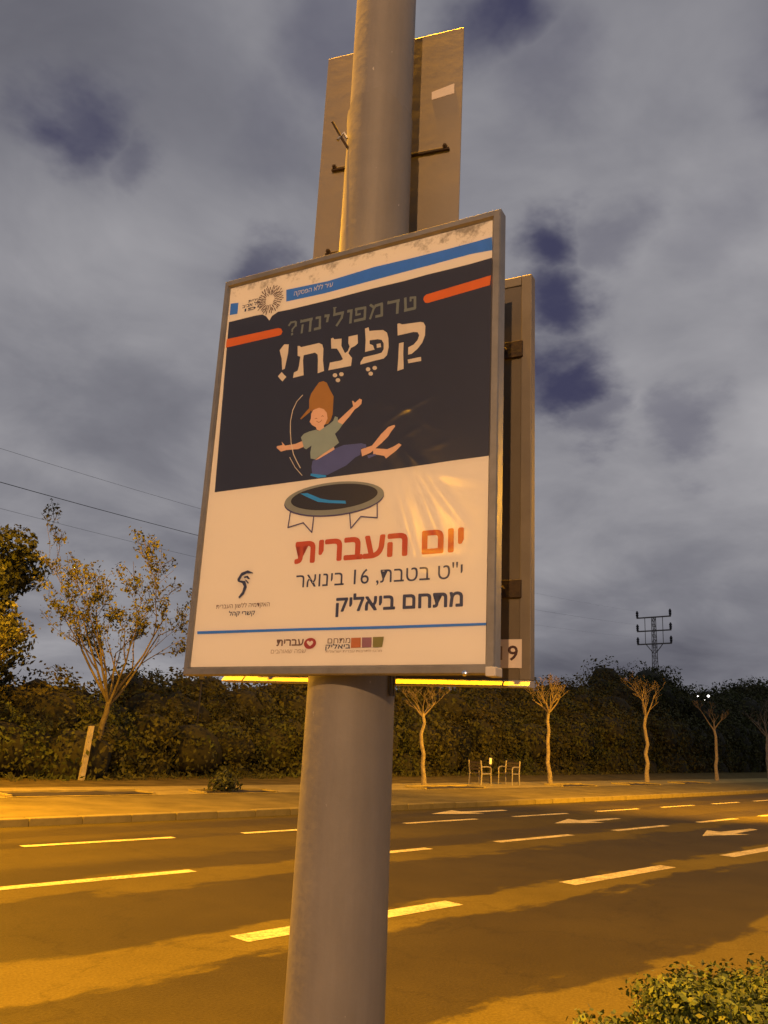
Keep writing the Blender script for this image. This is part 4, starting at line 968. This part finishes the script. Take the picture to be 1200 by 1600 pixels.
# dark bank of shrubs and scrub beyond the verge: one mass
SKY = [(-20, .06), (8, 0.055), (21.9, 0.0518), (24.1, 0.0513), (26.4, 0.050), (29.5, 0.0544), (32.7, 0.0653), (36.8, 0.0662), (48.1, 0.0669), (56.2, 0.0698), (59.1, 0.0745), (60.3, 0.0825),
       (61.6, 0.0867), (63.2, 0.086), (64.7, 0.083), (65.5, 0.0707), (67.0, 0.0644), (68.1, 0.067), (69.3, 0.0723), (70.7, 0.0728), (76, 0.07), (88, 0.05)]
rng = np.random.default_rng(4)
cs, rs, per, big = [], [], [], []
hedge_front = lambda x: 24.4 + 0.02 * x + drift(x) * 1.0 + 0.045 * max(0, x - 12)
x = -14.0
while x < 150:
    far = math.hypot(x, 25)
    stepx = 0.85 + far * 0.012
    y0 = hedge_front(x)
    for row in range(3):
        xx = x + rng.uniform(-.4, .4); yy = y0 + 0.9 + row * 1.9 + rng.uniform(-.4, .4)
        r = math.hypot(xx, yy); az = math.degrees(math.atan2(xx, yy))
        top = EYE + np.interp(az, [a for a, b in SKY], [b for a, b in SKY]) * r
        top *= (0.60, 0.84, 1.0)[row] * rng.uniform(0.92, 1.03 if row == 2 else 1.08) * (1 + 0.07 * math.sin(xx * 0.9) * math.sin(xx * 0.37 + 1))
        rad = rng.uniform(0.9, 1.4) * (0.85 + 0.012 * far)
        # stack from the ground to the top
        z = top - rad * 0.85
        while z > -0.3:
            cs.append((xx + rng.uniform(-.3, .3), yy + rng.uniform(-.3, .3), z)); rs.append((rad * rng.uniform(.9, 1.25), rad * rng.uniform(.8, 1.05), rad * rng.uniform(.8, 1.0)))
            vis = 1.45 if row == 0 else (1.1 if z > top * 0.45 else 0.12)
            per.append(int(720 * vis * (1 if -4 < az < 78 else 0.4)))
            z -= rad * 1.05
    x += stepx
V, F = clump_leaves(rng, cs, rs, per, [0.042 + 0.0009 * math.hypot(c[0], c[1]) for c in cs])
print('hedge clumps', len(cs), 'leaves', len(F))
mi = np.zeros(len(F), dtype=np.int32)
hedge = fast_mesh('hedge', V, F, [M_HEDGE])
tag(hedge, 'dark dense bank of shrubs behind the far pavement', 'hedge', kind='stuff')
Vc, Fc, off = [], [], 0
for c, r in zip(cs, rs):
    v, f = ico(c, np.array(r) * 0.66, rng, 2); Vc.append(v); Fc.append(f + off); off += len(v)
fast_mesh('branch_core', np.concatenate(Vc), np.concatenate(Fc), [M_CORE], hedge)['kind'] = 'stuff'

def grow(seed, height, fork, r0, spread, depth=4, n0=5, lean=(0, 0), droop=0.0, wig=0.10):
    """skeleton of a tree: returns trunk path and branch paths (points, radii)"""
    rd = random.Random(seed)
    tr = [Vector((0, 0, 0))]
    for i in range(1, 8):
        k = i / 7
        tr.append(Vector((lean[0] * k + rd.uniform(-1, 1) * wig * 0.5, lean[1] * k + rd.uniform(-1, 1) * wig * 0.5, fork * k)))
    trr = [r0 * (1 - 0.35 * i / 7) for i in range(8)]
    trr[0] *= 1.25
    br = []
    def branch(p, d, ln, r, lv):
        pts, rr = [p.copy()], [r]
        q = p.copy(); n = 5
        for i in range(n):
            d = (d + Vector((rd.uniform(-1, 1), rd.uniform(-1, 1), rd.uniform(-0.6, 0.9) - droop * lv)) * 0.16).normalized()
            q = q + d * (ln / n); pts.append(q.copy()); rr.append(max(0.0065 if height > 6 else 0.004, r * (1 - 0.62 * (i + 1) / n)))
        br.append((pts, rr, lv))
        if lv < depth:
            for k in range(rd.choice((2, 3, 3))):
                i = rd.randint(2, n)
                az = rd.uniform(0, 6.283); t = Vector((math.cos(az), math.sin(az), rd.uniform(-0.1, 0.9)))
                branch(pts[i], (d * 0.9 + t * 0.75).normalized(), ln * rd.uniform(0.45, 0.72), rr[i] * 0.75, lv + 1)
    for k in range(n0):
        a = 6.283 * (k + rd.uniform(-.25, .25)) / n0
        d = Vector((math.cos(a) * spread, math.sin(a) * spread, 1)).normalized()
        branch(tr[-1] - Vector((0, 0, rd.uniform(0, fork * 0.06))), d, (height - fork) * rd.uniform(0.5, 0.75), r0 * 0.42, 1)
    return tr, trr, br

def tube_np(paths, seg_of):
    V, F, off = [], [], 0
    for pts, rr, lv in paths:
        seg = seg_of(lv); n = len(pts); P = np.array([p[:] for p in pts]); ring = []
        for i in range(n):
            d = P[min(i + 1, n - 1)] - P[max(i - 1, 0)]; d = d / (np.linalg.norm(d) + 1e-9)
            ref = np.array([1, 0, 0]) if abs(d[0]) < 0.8 else np.array([0, 1, 0])
            a = ref - d * (ref @ d); a /= np.linalg.norm(a); b = np.cross(d, a)
            th = 2 * np.pi * np.arange(seg) / seg
            V.append(P[i] + rr[i] * (np.cos(th)[:, None] * a + np.sin(th)[:, None] * b))
        for i in range(n - 1):
            k = np.arange(seg)
            F.append(np.stack([off + i * seg + k, off + i * seg + (k + 1) % seg, off + (i + 1) * seg + (k + 1) % seg, off + (i + 1) * seg + k], 1))
        off += n * seg
    return np.concatenate(V), np.concatenate(F)

def bare_tree(name, loc, label, group, seed, height, fork, r0, spread, leaves=0, lsize=0.06, lmat=None, bark=M_BARK, rz=0.0, **kw):
    t = empty(name, loc, rz); tag(t, label, 'tree', group)
    tr, trr, br = grow(seed, height, fork, r0, spread, **kw)
    bm = bmesh.new(); tube(bm, tr, trr, 10); obj('trunk', bm, bark, t, smooth=True)
    v, f = tube_np(br, lambda lv: 6 if lv < 2 else (4 if lv < 4 else 3))
    cr = fast_mesh('crown', v, f, [M_TWIG if bark is M_BARK else bark], t)
    if leaves:
        rg = np.random.default_rng(seed)
        tips = np.array([p[:] for pts, rr, lv in br if lv >= 2 for p in pts[2:]])
        c = tips[rg.integers(0, len(tips), leaves)] + rg.normal(0, lsize * 1.6, (leaves, 3))
        v, f = leaf_quads(rg, c, rg.normal(0, 1, (leaves, 3)), lsize)
        fast_mesh('foliage', v, f, [lmat], cr)['kind'] = 'stuff'
    return t

RG = 'bare street trees along the far pavement'
for (x, y, h, fk, r0, sd, sp, nb_, lb) in (
        (24.1, 20.75, 3.75, 2.55, 0.085, 31, 1.0, 5, 'bare young street tree nearest the pole, left of the metal chairs'),
        (32.2, 20.6, 4.75, 3.1, 0.10, 32, 0.85, 8, 'bare street tree with a wide crown, right of the metal chairs'),
        (42.1, 21.1, 5.3, 3.3, 0.115, 33, 0.32, 5, 'bare street tree with a narrow tall crown, below the power pylon'),
        (52.1, 21.6, 4.7, 3.0, 0.11, 34, 0.60, 3, 'bare street tree below the distant white lights'),
        (63.0, 22.4, 5.2, 3.0, 0.12, 35, 0.75, 6, 'bare street tree cut by the right edge of the picture')):
    bare_tree('street_tree', (x, y, 0.134), lb, RG, sd, h, fk, r0, sp, depth=5, n0=nb_, lean=(random.Random(sd).uniform(-.22, .25), 0.0), wig=0.16)

# ragged tree with yellowing leaves, left of the sign
bare_tree('autumn_tree', (13.0, 24.7, 0.1), 'tall ragged tree with sparse yellow leaves left of the poster', None, 77, 6.5, 2.3, 0.12, 0.62,
          leaves=5000, lsize=0.05, lmat=M_YLEAF, bark=M_BARK2, depth=5, n0=8, lean=(0.28, -0.4), droop=0.0)
bare_tree('autumn_tree', (8.9, 24.0, 0.1), 'low yellow-leaved branches reaching in from the left edge', None, 71, 4.9, 2.3, 0.09, 0.95,
          leaves=1300, lsize=0.065, lmat=M_YLEAF, bark=M_BARK2, depth=4, n0=6)
# dark leafy tree at the left edge
t = empty('leafy_tree', (9.5, 28.3, 0.0)); tag(t, 'dark rounded leafy tree cut by the left edge', 'tree')
bm = bmesh.new(); tube(bm, [(0, 0, 0), (0.1, 0, 1.5), (0.05, 0.1, 3.2), (0.2, 0, 5.5)], [0.26, 0.2, 0.17, 0.08], 10); obj('trunk', bm, M_BARK2, t, smooth=True)
rg = np.random.default_rng(9); cs2, rs2 = [], []
for k in range(34):
    a = rg.uniform(0, 6.283); h = rg.uniform(2.4, 7.6); w = 2.5 * math.sqrt(max(0.05, 1 - ((h - 4.8) / 3.6) ** 2))
    rr = w * math.sqrt(rg.uniform(0.1, 1)); s = rg.uniform(0.5, 0.95)
    cs2.append((rr * math.cos(a), rr * math.sin(a), h)); rs2.append((s, s, s * 0.85))
v, f = clump_leaves(rg, cs2, rs2, [900] * len(cs2), 0.075)
fast_mesh('crown', v, f, [M_LEAFY], t)['kind'] = 'stuff'

# pale concrete post leaning among the shrubs under the ragged tree
bm = bmesh.new(); pf = [(-0.075, -0.06), (0.075, -0.06), (0.075, 0.06), (-0.075, 0.06)]
A = [bm.verts.new((a, b, 0)) for a, b in pf]; B = [bm.verts.new((a * 0.9 + 0.10, b * 0.9, 1.55)) for a, b in pf]
for i in range(4): bm.faces.new((A[i], A[(i + 1) % 4], B[(i + 1) % 4], B[i]))
bm.faces.new(A[::-1]); bm.faces.new(B)
o = obj('fence_post', bm, mat('old_concrete', (0.33, 0.30, 0.25), 0.9, var=0.4, vscale=7, bump=0.4)); o.location = (12.50, 24.0, 0.13)
tag(o, 'short pale concrete post at the foot of the ragged yellow tree', 'post')

def shrub(name, loc, label, cs, rs, per, size, m, seed, stems=8, cat='shrub'):
    t = empty(name, loc); tag(t, label, cat)
    rg = np.random.default_rng(seed)
    v, f = clump_leaves(rg, cs, rs, per, size)
    keep = v.reshape(-1, 4, 3)[:, :, 2].min(1) > 0.02
    v = v.reshape(-1, 4, 3)[keep].reshape(-1, 3); f = np.arange(len(v)).reshape(-1, 4)
    fast_mesh('foliage', v, f, [m], t)['kind'] = 'stuff'
    bm = bmesh.new()
    for k in range(stems):
        c = cs[k % len(cs)]
        tube(bm, [(c[0] * 0.3, c[1] * 0.3, 0), (c[0] * 0.7, c[1] * 0.7, c[2] * 0.5), (c[0], c[1], c[2])], [0.014, 0.010, 0.004], 5)
    obj('stems', bm, M_TWIG, t)
    return t
# shrub in the median, lower right
rg = np.random.default_rng(15); cs3, rs3 = [], []
for k in range(64):
    a = rg.uniform(0, 6.283); q = math.sqrt(rg.uniform(0, 1))
    x, y = 1.75 * q * math.cos(a), 0.62 * q * math.sin(a)
    h = 0.50 * math.sqrt(max(0.03, 1 - (x / 1.9) ** 2 - (y / 0.8) ** 2)) + rg.uniform(-.05, .05)
    s = rg.uniform(0.13, 0.22); cs3.append((x, y, max(0.1, h))); rs3.append((s, s, s * 0.9))
for k in range(30):
    a = rg.uniform(0, 6.283); q = math.sqrt(rg.uniform(0, 1)); cs3.append((1.6 * q * math.cos(a), 0.5 * q * math.sin(a), 0.2)); rs3.append((0.24, 0.24, 0.2))
shrub('median_shrub', (4.80, 1.68, 0.14), 'bright green leafy shrub beside the road in the lower right corner', cs3, rs3, [900] * 64 + [200] * 30, 0.0145, M_BUSH, 8, 20)
shrub('small_shrub', (14.25, 19.4, 0.14), 'small dark green shrub in a soil pit left of the pole', [(0, 0, .22), (.25, .05, .18), (-.22, 0, .16), (.05, .08, .36)], [(.28, .22, .22)] * 3 + [(.2, .18, .22)], [260] * 4, 0.045, M_LEAFY, 5, 4)
# low tufts along the foot of the hedge
tv, tf, off = [], [], 0
rg = np.random.default_rng(33)
n = 2600
xs = rg.uniform(3, 60, n); ys = np.array([hedge_front(a) for a in xs]) + rg.uniform(-1.1, 0.4, n)
c = np.stack([xs, ys, 0.13 + rg.uniform(0.02, 0.14, n)], 1)
v, f = leaf_quads(rg, c, np.tile([[0.0, -1.0, 0.3]], (n, 1)), 0.09, 0.3)
tag(fast_mesh('weeds', v, f, [M_HEDGE]), 'low scattered weeds along the foot of the hedge', 'weeds', kind='stuff')

# ------------------------------------------------------------------ metal chairs on the far pavement
M_CHAIR = mat('chair_steel', (0.30, 0.28, 0.25), 0.5, metal=0.5, var=0.2, vscale=12)
M_SEAT = mat('chair_slats', (0.045, 0.035, 0.028), 0.7, var=0.3, vscale=12)
def chair(loc, rz, label):
    """garden armchair: two side frames with back post, arm and legs, slatted seat and back; faces +X"""
    t = empty('armchair', loc, rz); tag(t, label, 'chair', 'metal armchairs on the far pavement')
    for s in (-0.32, 0.32):
        bm = bmesh.new(); tube(bm, [(-0.36, s, 0.92), (-0.30, s, 0.45), (-0.33, s, 0.0)], 0.032, 8); obj('back_post', bm, M_CHAIR, t, smooth=True)
        bm = bmesh.new(); tube(bm, [(0.24, s, 0.0), (0.22, s, 0.40), (0.23, s, 0.62), (0.19, s, 0.67), (0.05, s, 0.69), (-0.33, s, 0.68)], 0.024, 8); obj('arm', bm, M_CHAIR, t, smooth=True)
        bm = bmesh.new(); tube(bm, [(-0.31, s, 0.42), (0.22, s, 0.43)], 0.024, 8); obj('side_rail', bm, M_CHAIR, t, smooth=True)
    for k in range(5):
        bxo('seat_slat', (-0.26 + k * 0.1, -0.26 + k * 0.1 + 0.075, -0.30, 0.30, 0.435, 0.455), M_SEAT, t, 0.004)
    for k in range(3):
        z = 0.55 + k * 0.12; xb = -0.30 - (z - 0.45) * 0.128
        bxo('back_slat', (xb - 0.01, xb + 0.01, -0.30, 0.30, z, z + 0.08), M_SEAT, t, 0.004)
chair((27.5, 20.75, 0.134), R(-6), 'left metal armchair facing the other chair')
chair((29.2, 20.65, 0.134), R(184), 'right metal armchair facing the other chair')
t = empty('marker_post', (28.85, 21.3, 0.134)); tag(t, 'thin post with a white cap between the metal chairs', 'post')
bm = bmesh.new(); lathe(bm, [(0.05, 0), (0.035, 0.03), (0.030, 0.75)], 10); obj('post', bm, M_SEAT, t, smooth=True)
bm = bmesh.new(); lathe(bm, [(0.055, 0.75), (0.058, 0.98), (0.045, 1.0)], 10); obj('cap', bm, mat('white_cap', (0.75, 0.72, 0.65), 0.5), t, smooth=True)

# ------------------------------------------------------------------ distant power pylon and its cables
M_STEEL = mat('pylon_steel', (0.16, 0.15, 0.145), 0.6, metal=0.4)
M_INS = mat('insulator', (0.008, 0.008, 0.014), 0.4)
def pol(az, r, z): return Vector((r * math.sin(R(az)), r * math.cos(R(az)), z))
PB = pol(64.11, 150.0, 0.0)
py = empty('power_pylon', PB); tag(py, 'slim steel power pylon with three crossarms on the skyline', 'pylon')
ad = (pol(65.17, 148.6, 0) - pol(63.04, 151.5, 0)); HALF = ad.length / 2; ad.normalize(); cd = Vector((-ad.y, ad.x, 0))
TOPZ = EYE + 21.75
ARMZ = [EYE + 21.72, EYE + 19.39, EYE + 17.15]
for sa, sc in ((-1, -1), (1, -1), (1, 1), (-1, 1)):
    bm = bmesh.new(); tube(bm, [ad * sa * 0.55 + cd * sc * 0.55, ad * sa * 0.30 + cd * sc * 0.30 + Vector((0, 0, ARMZ[2] - 1)), ad * sa * 0.24 + cd * sc * 0.24 + Vector((0, 0, TOPZ))], 0.07, 5); obj('mast_leg', bm, M_STEEL, py)
bm = bmesh.new()
z = 1.0; k = 0
while z < TOPZ - 0.8:
    w0 = 0.55 - 0.31 * z / TOPZ; w1 = 0.55 - 0.31 * (z + 0.9) / TOPZ; s = 1 if k % 2 else -1
    for sc in (-1, 1):
        tube(bm, [ad * s * w0 + cd * sc * w0 + Vector((0, 0, z)), -ad * s * w1 + cd * sc * w1 + Vector((0, 0, z + 0.9))], 0.03, 4)
        tube(bm, [ad * sc * w0 + cd * s * w0 + Vector((0, 0, z)), ad * sc * w1 - cd * s * w1 + Vector((0, 0, z + 0.9))], 0.03, 4)
    z += 0.9; k += 1
obj('lattice_brace', bm, M_STEEL, py)
for z in ARMZ:
    bm = bmesh.new()
    tube(bm, [ad * -HALF + Vector((0, 0, z)), ad * HALF + Vector((0, 0, z))], 0.13, 6)
    a_o = obj('crossarm', bm, M_STEEL, py)
    for s in (-1, 1):
        bm = bmesh.new(); lathe(bm, [(0.12, 0.1), (0.24, 0.2), (0.16, 0.35), (0.26, 0.5), (0.17, 0.7), (0.27, 0.85), (0.18, 1.05), (0.10, 1.25)], 10)
        i_o = obj('insulator', bm, M_INS, a_o, smooth=True); i_o.location = ad * s * HALF * 0.97 + Vector((0, 0, z))
for s in (-1, 1):
    bm = bmesh.new(); tube(bm, [ad * s * HALF * 0.52 + Vector((0, 0, ARMZ[2])), ad * s * HALF * 0.52 + Vector((0, 0, ARMZ[0]))], 0.06, 5); obj('hanger', bm, M_STEEL, py)
    bm = bmesh.new(); tube(bm, [ad * s * HALF * 0.5 + Vector((0, 0, ARMZ[2])), ad * s * 0.3 + Vector((0, 0, ARMZ[2] - 1.5))], 0.08, 5); obj('strut', bm, M_STEEL, py)
M_CABLE = mat('cable', (0.02, 0.02, 0.025), 0.7)
for (z, s, lift, rad, lb) in ((ARMZ[0] + 1.2, -1, 0.9, 0.018, 'uppermost faint power cable left of the poster'), (ARMZ[1] + 1.2, -1, -2.6, 0.042, 'plainest dark power cable crossing the sky left of the poster'), (ARMZ[2] + 1.2, -1, -5.2, 0.016, 'lowest faint power cable left of the poster')):
    p0 = PB + ad * s * HALF * 0.97 + Vector((0, 0, z)); p1 = pol(4.0, 84.0, EYE + 26.5 + lift)
    bm = bmesh.new()
    tube(bm, [p0.lerp(p1, k / 24) - Vector((0, 0, 2.4 * 4 * (k / 24) * (1 - k / 24))) for k in range(25)], [0.004 + (rad - 0.004) * (k / 24) for k in range(25)], 4)
    tag(obj('power_cable', bm, M_CABLE), lb, 'cable', 'cables from the pylon')

# ------------------------------------------------------------------ distant lit lamps and a signal
def far_lamp(az, r, el, size, label, estr):
    t = empty('distant_lamp', pol(az, r, 0.0)); tag(t, label, 'lamp', 'distant white lamps')
    z = EYE + el * r
    bm = bmesh.new(); tube(bm, [(0, 0, 0), (0, 0, z + 0.05), (-0.25, -0.15, z + 0.22)], [0.06, 0.04, 0.03], 6); obj('pole', bm, M_INS, t)
    bm = bmesh.new(); lathe(bm, [(0.01, -size), (size * 0.8, -size * 0.6), (size, 0), (size * 0.8, size * 0.5), (size * 0.3, size * 0.8)], 12)
    o = obj('globe', bm, mat('lit_globe', (0.9, 0.9, 0.9), 0.4, emit=(1.0, 0.92, 0.85), estr=4.0), t, smooth=True); o.location = (-0.28, -0.17, z)
far_lamp(67.2, 86.0, 0.0578, 0.12, 'largest of the distant white lamps at right', 6)
far_lamp(66.58, 86.0, 0.0573, 0.06, 'small distant white lamp left of the largest one', 4)
far_lamp(66.98, 86.0, 0.0535, 0.04, 'faint distant white lamp just below the largest one', 2)
sg = empty('traffic_signal', pol(34.2, 31.3, 0.13)); tag(sg, 'green lit traffic signal just under the poster corner', 'traffic light')
bm = bmesh.new(); tube(bm, [(0, 0, 0), (0, 0, 3.6)], 0.04, 8); obj('post', bm, M_INS, sg)
M_SIG = mat('signal_housing', (0.012, 0.012, 0.012), 0.6)
d = Vector((-math.sin(R(34.2)), -math.cos(R(34.2)), 0)); sg.rotation_euler = (0, 0, math.atan2(d.y, d.x))
bxo('housing', (0.03, 0.17, -0.11, 0.11, 3.30, 3.80), M_SIG, sg, 0.02)
bm = bmesh.new(); lathe(bm, [(0.055, 0), (0.05, 0.015), (0.02, 0.025)], 14)
o = obj('green_lens', bm, mat('lit_green', (0.1, 0.6, 0.5), 0.4, emit=(0.02, 0.85, 0.75), estr=2.2), sg, smooth=True); o.location = (0.17, 0, 3.56); o.rotation_euler = (0, R(90), 0)
bm = bmesh.new(); lathe(bm, [(0.07, 0), (0.06, 0.015), (0.02, 0.025)], 14)
o = obj('red_lens', bm, mat('unlit_red', (0.05, 0.008, 0.006), 0.4), sg, smooth=True); o.location = (0.17, 0, 3.71); o.rotation_euler = (0, R(90), 0)
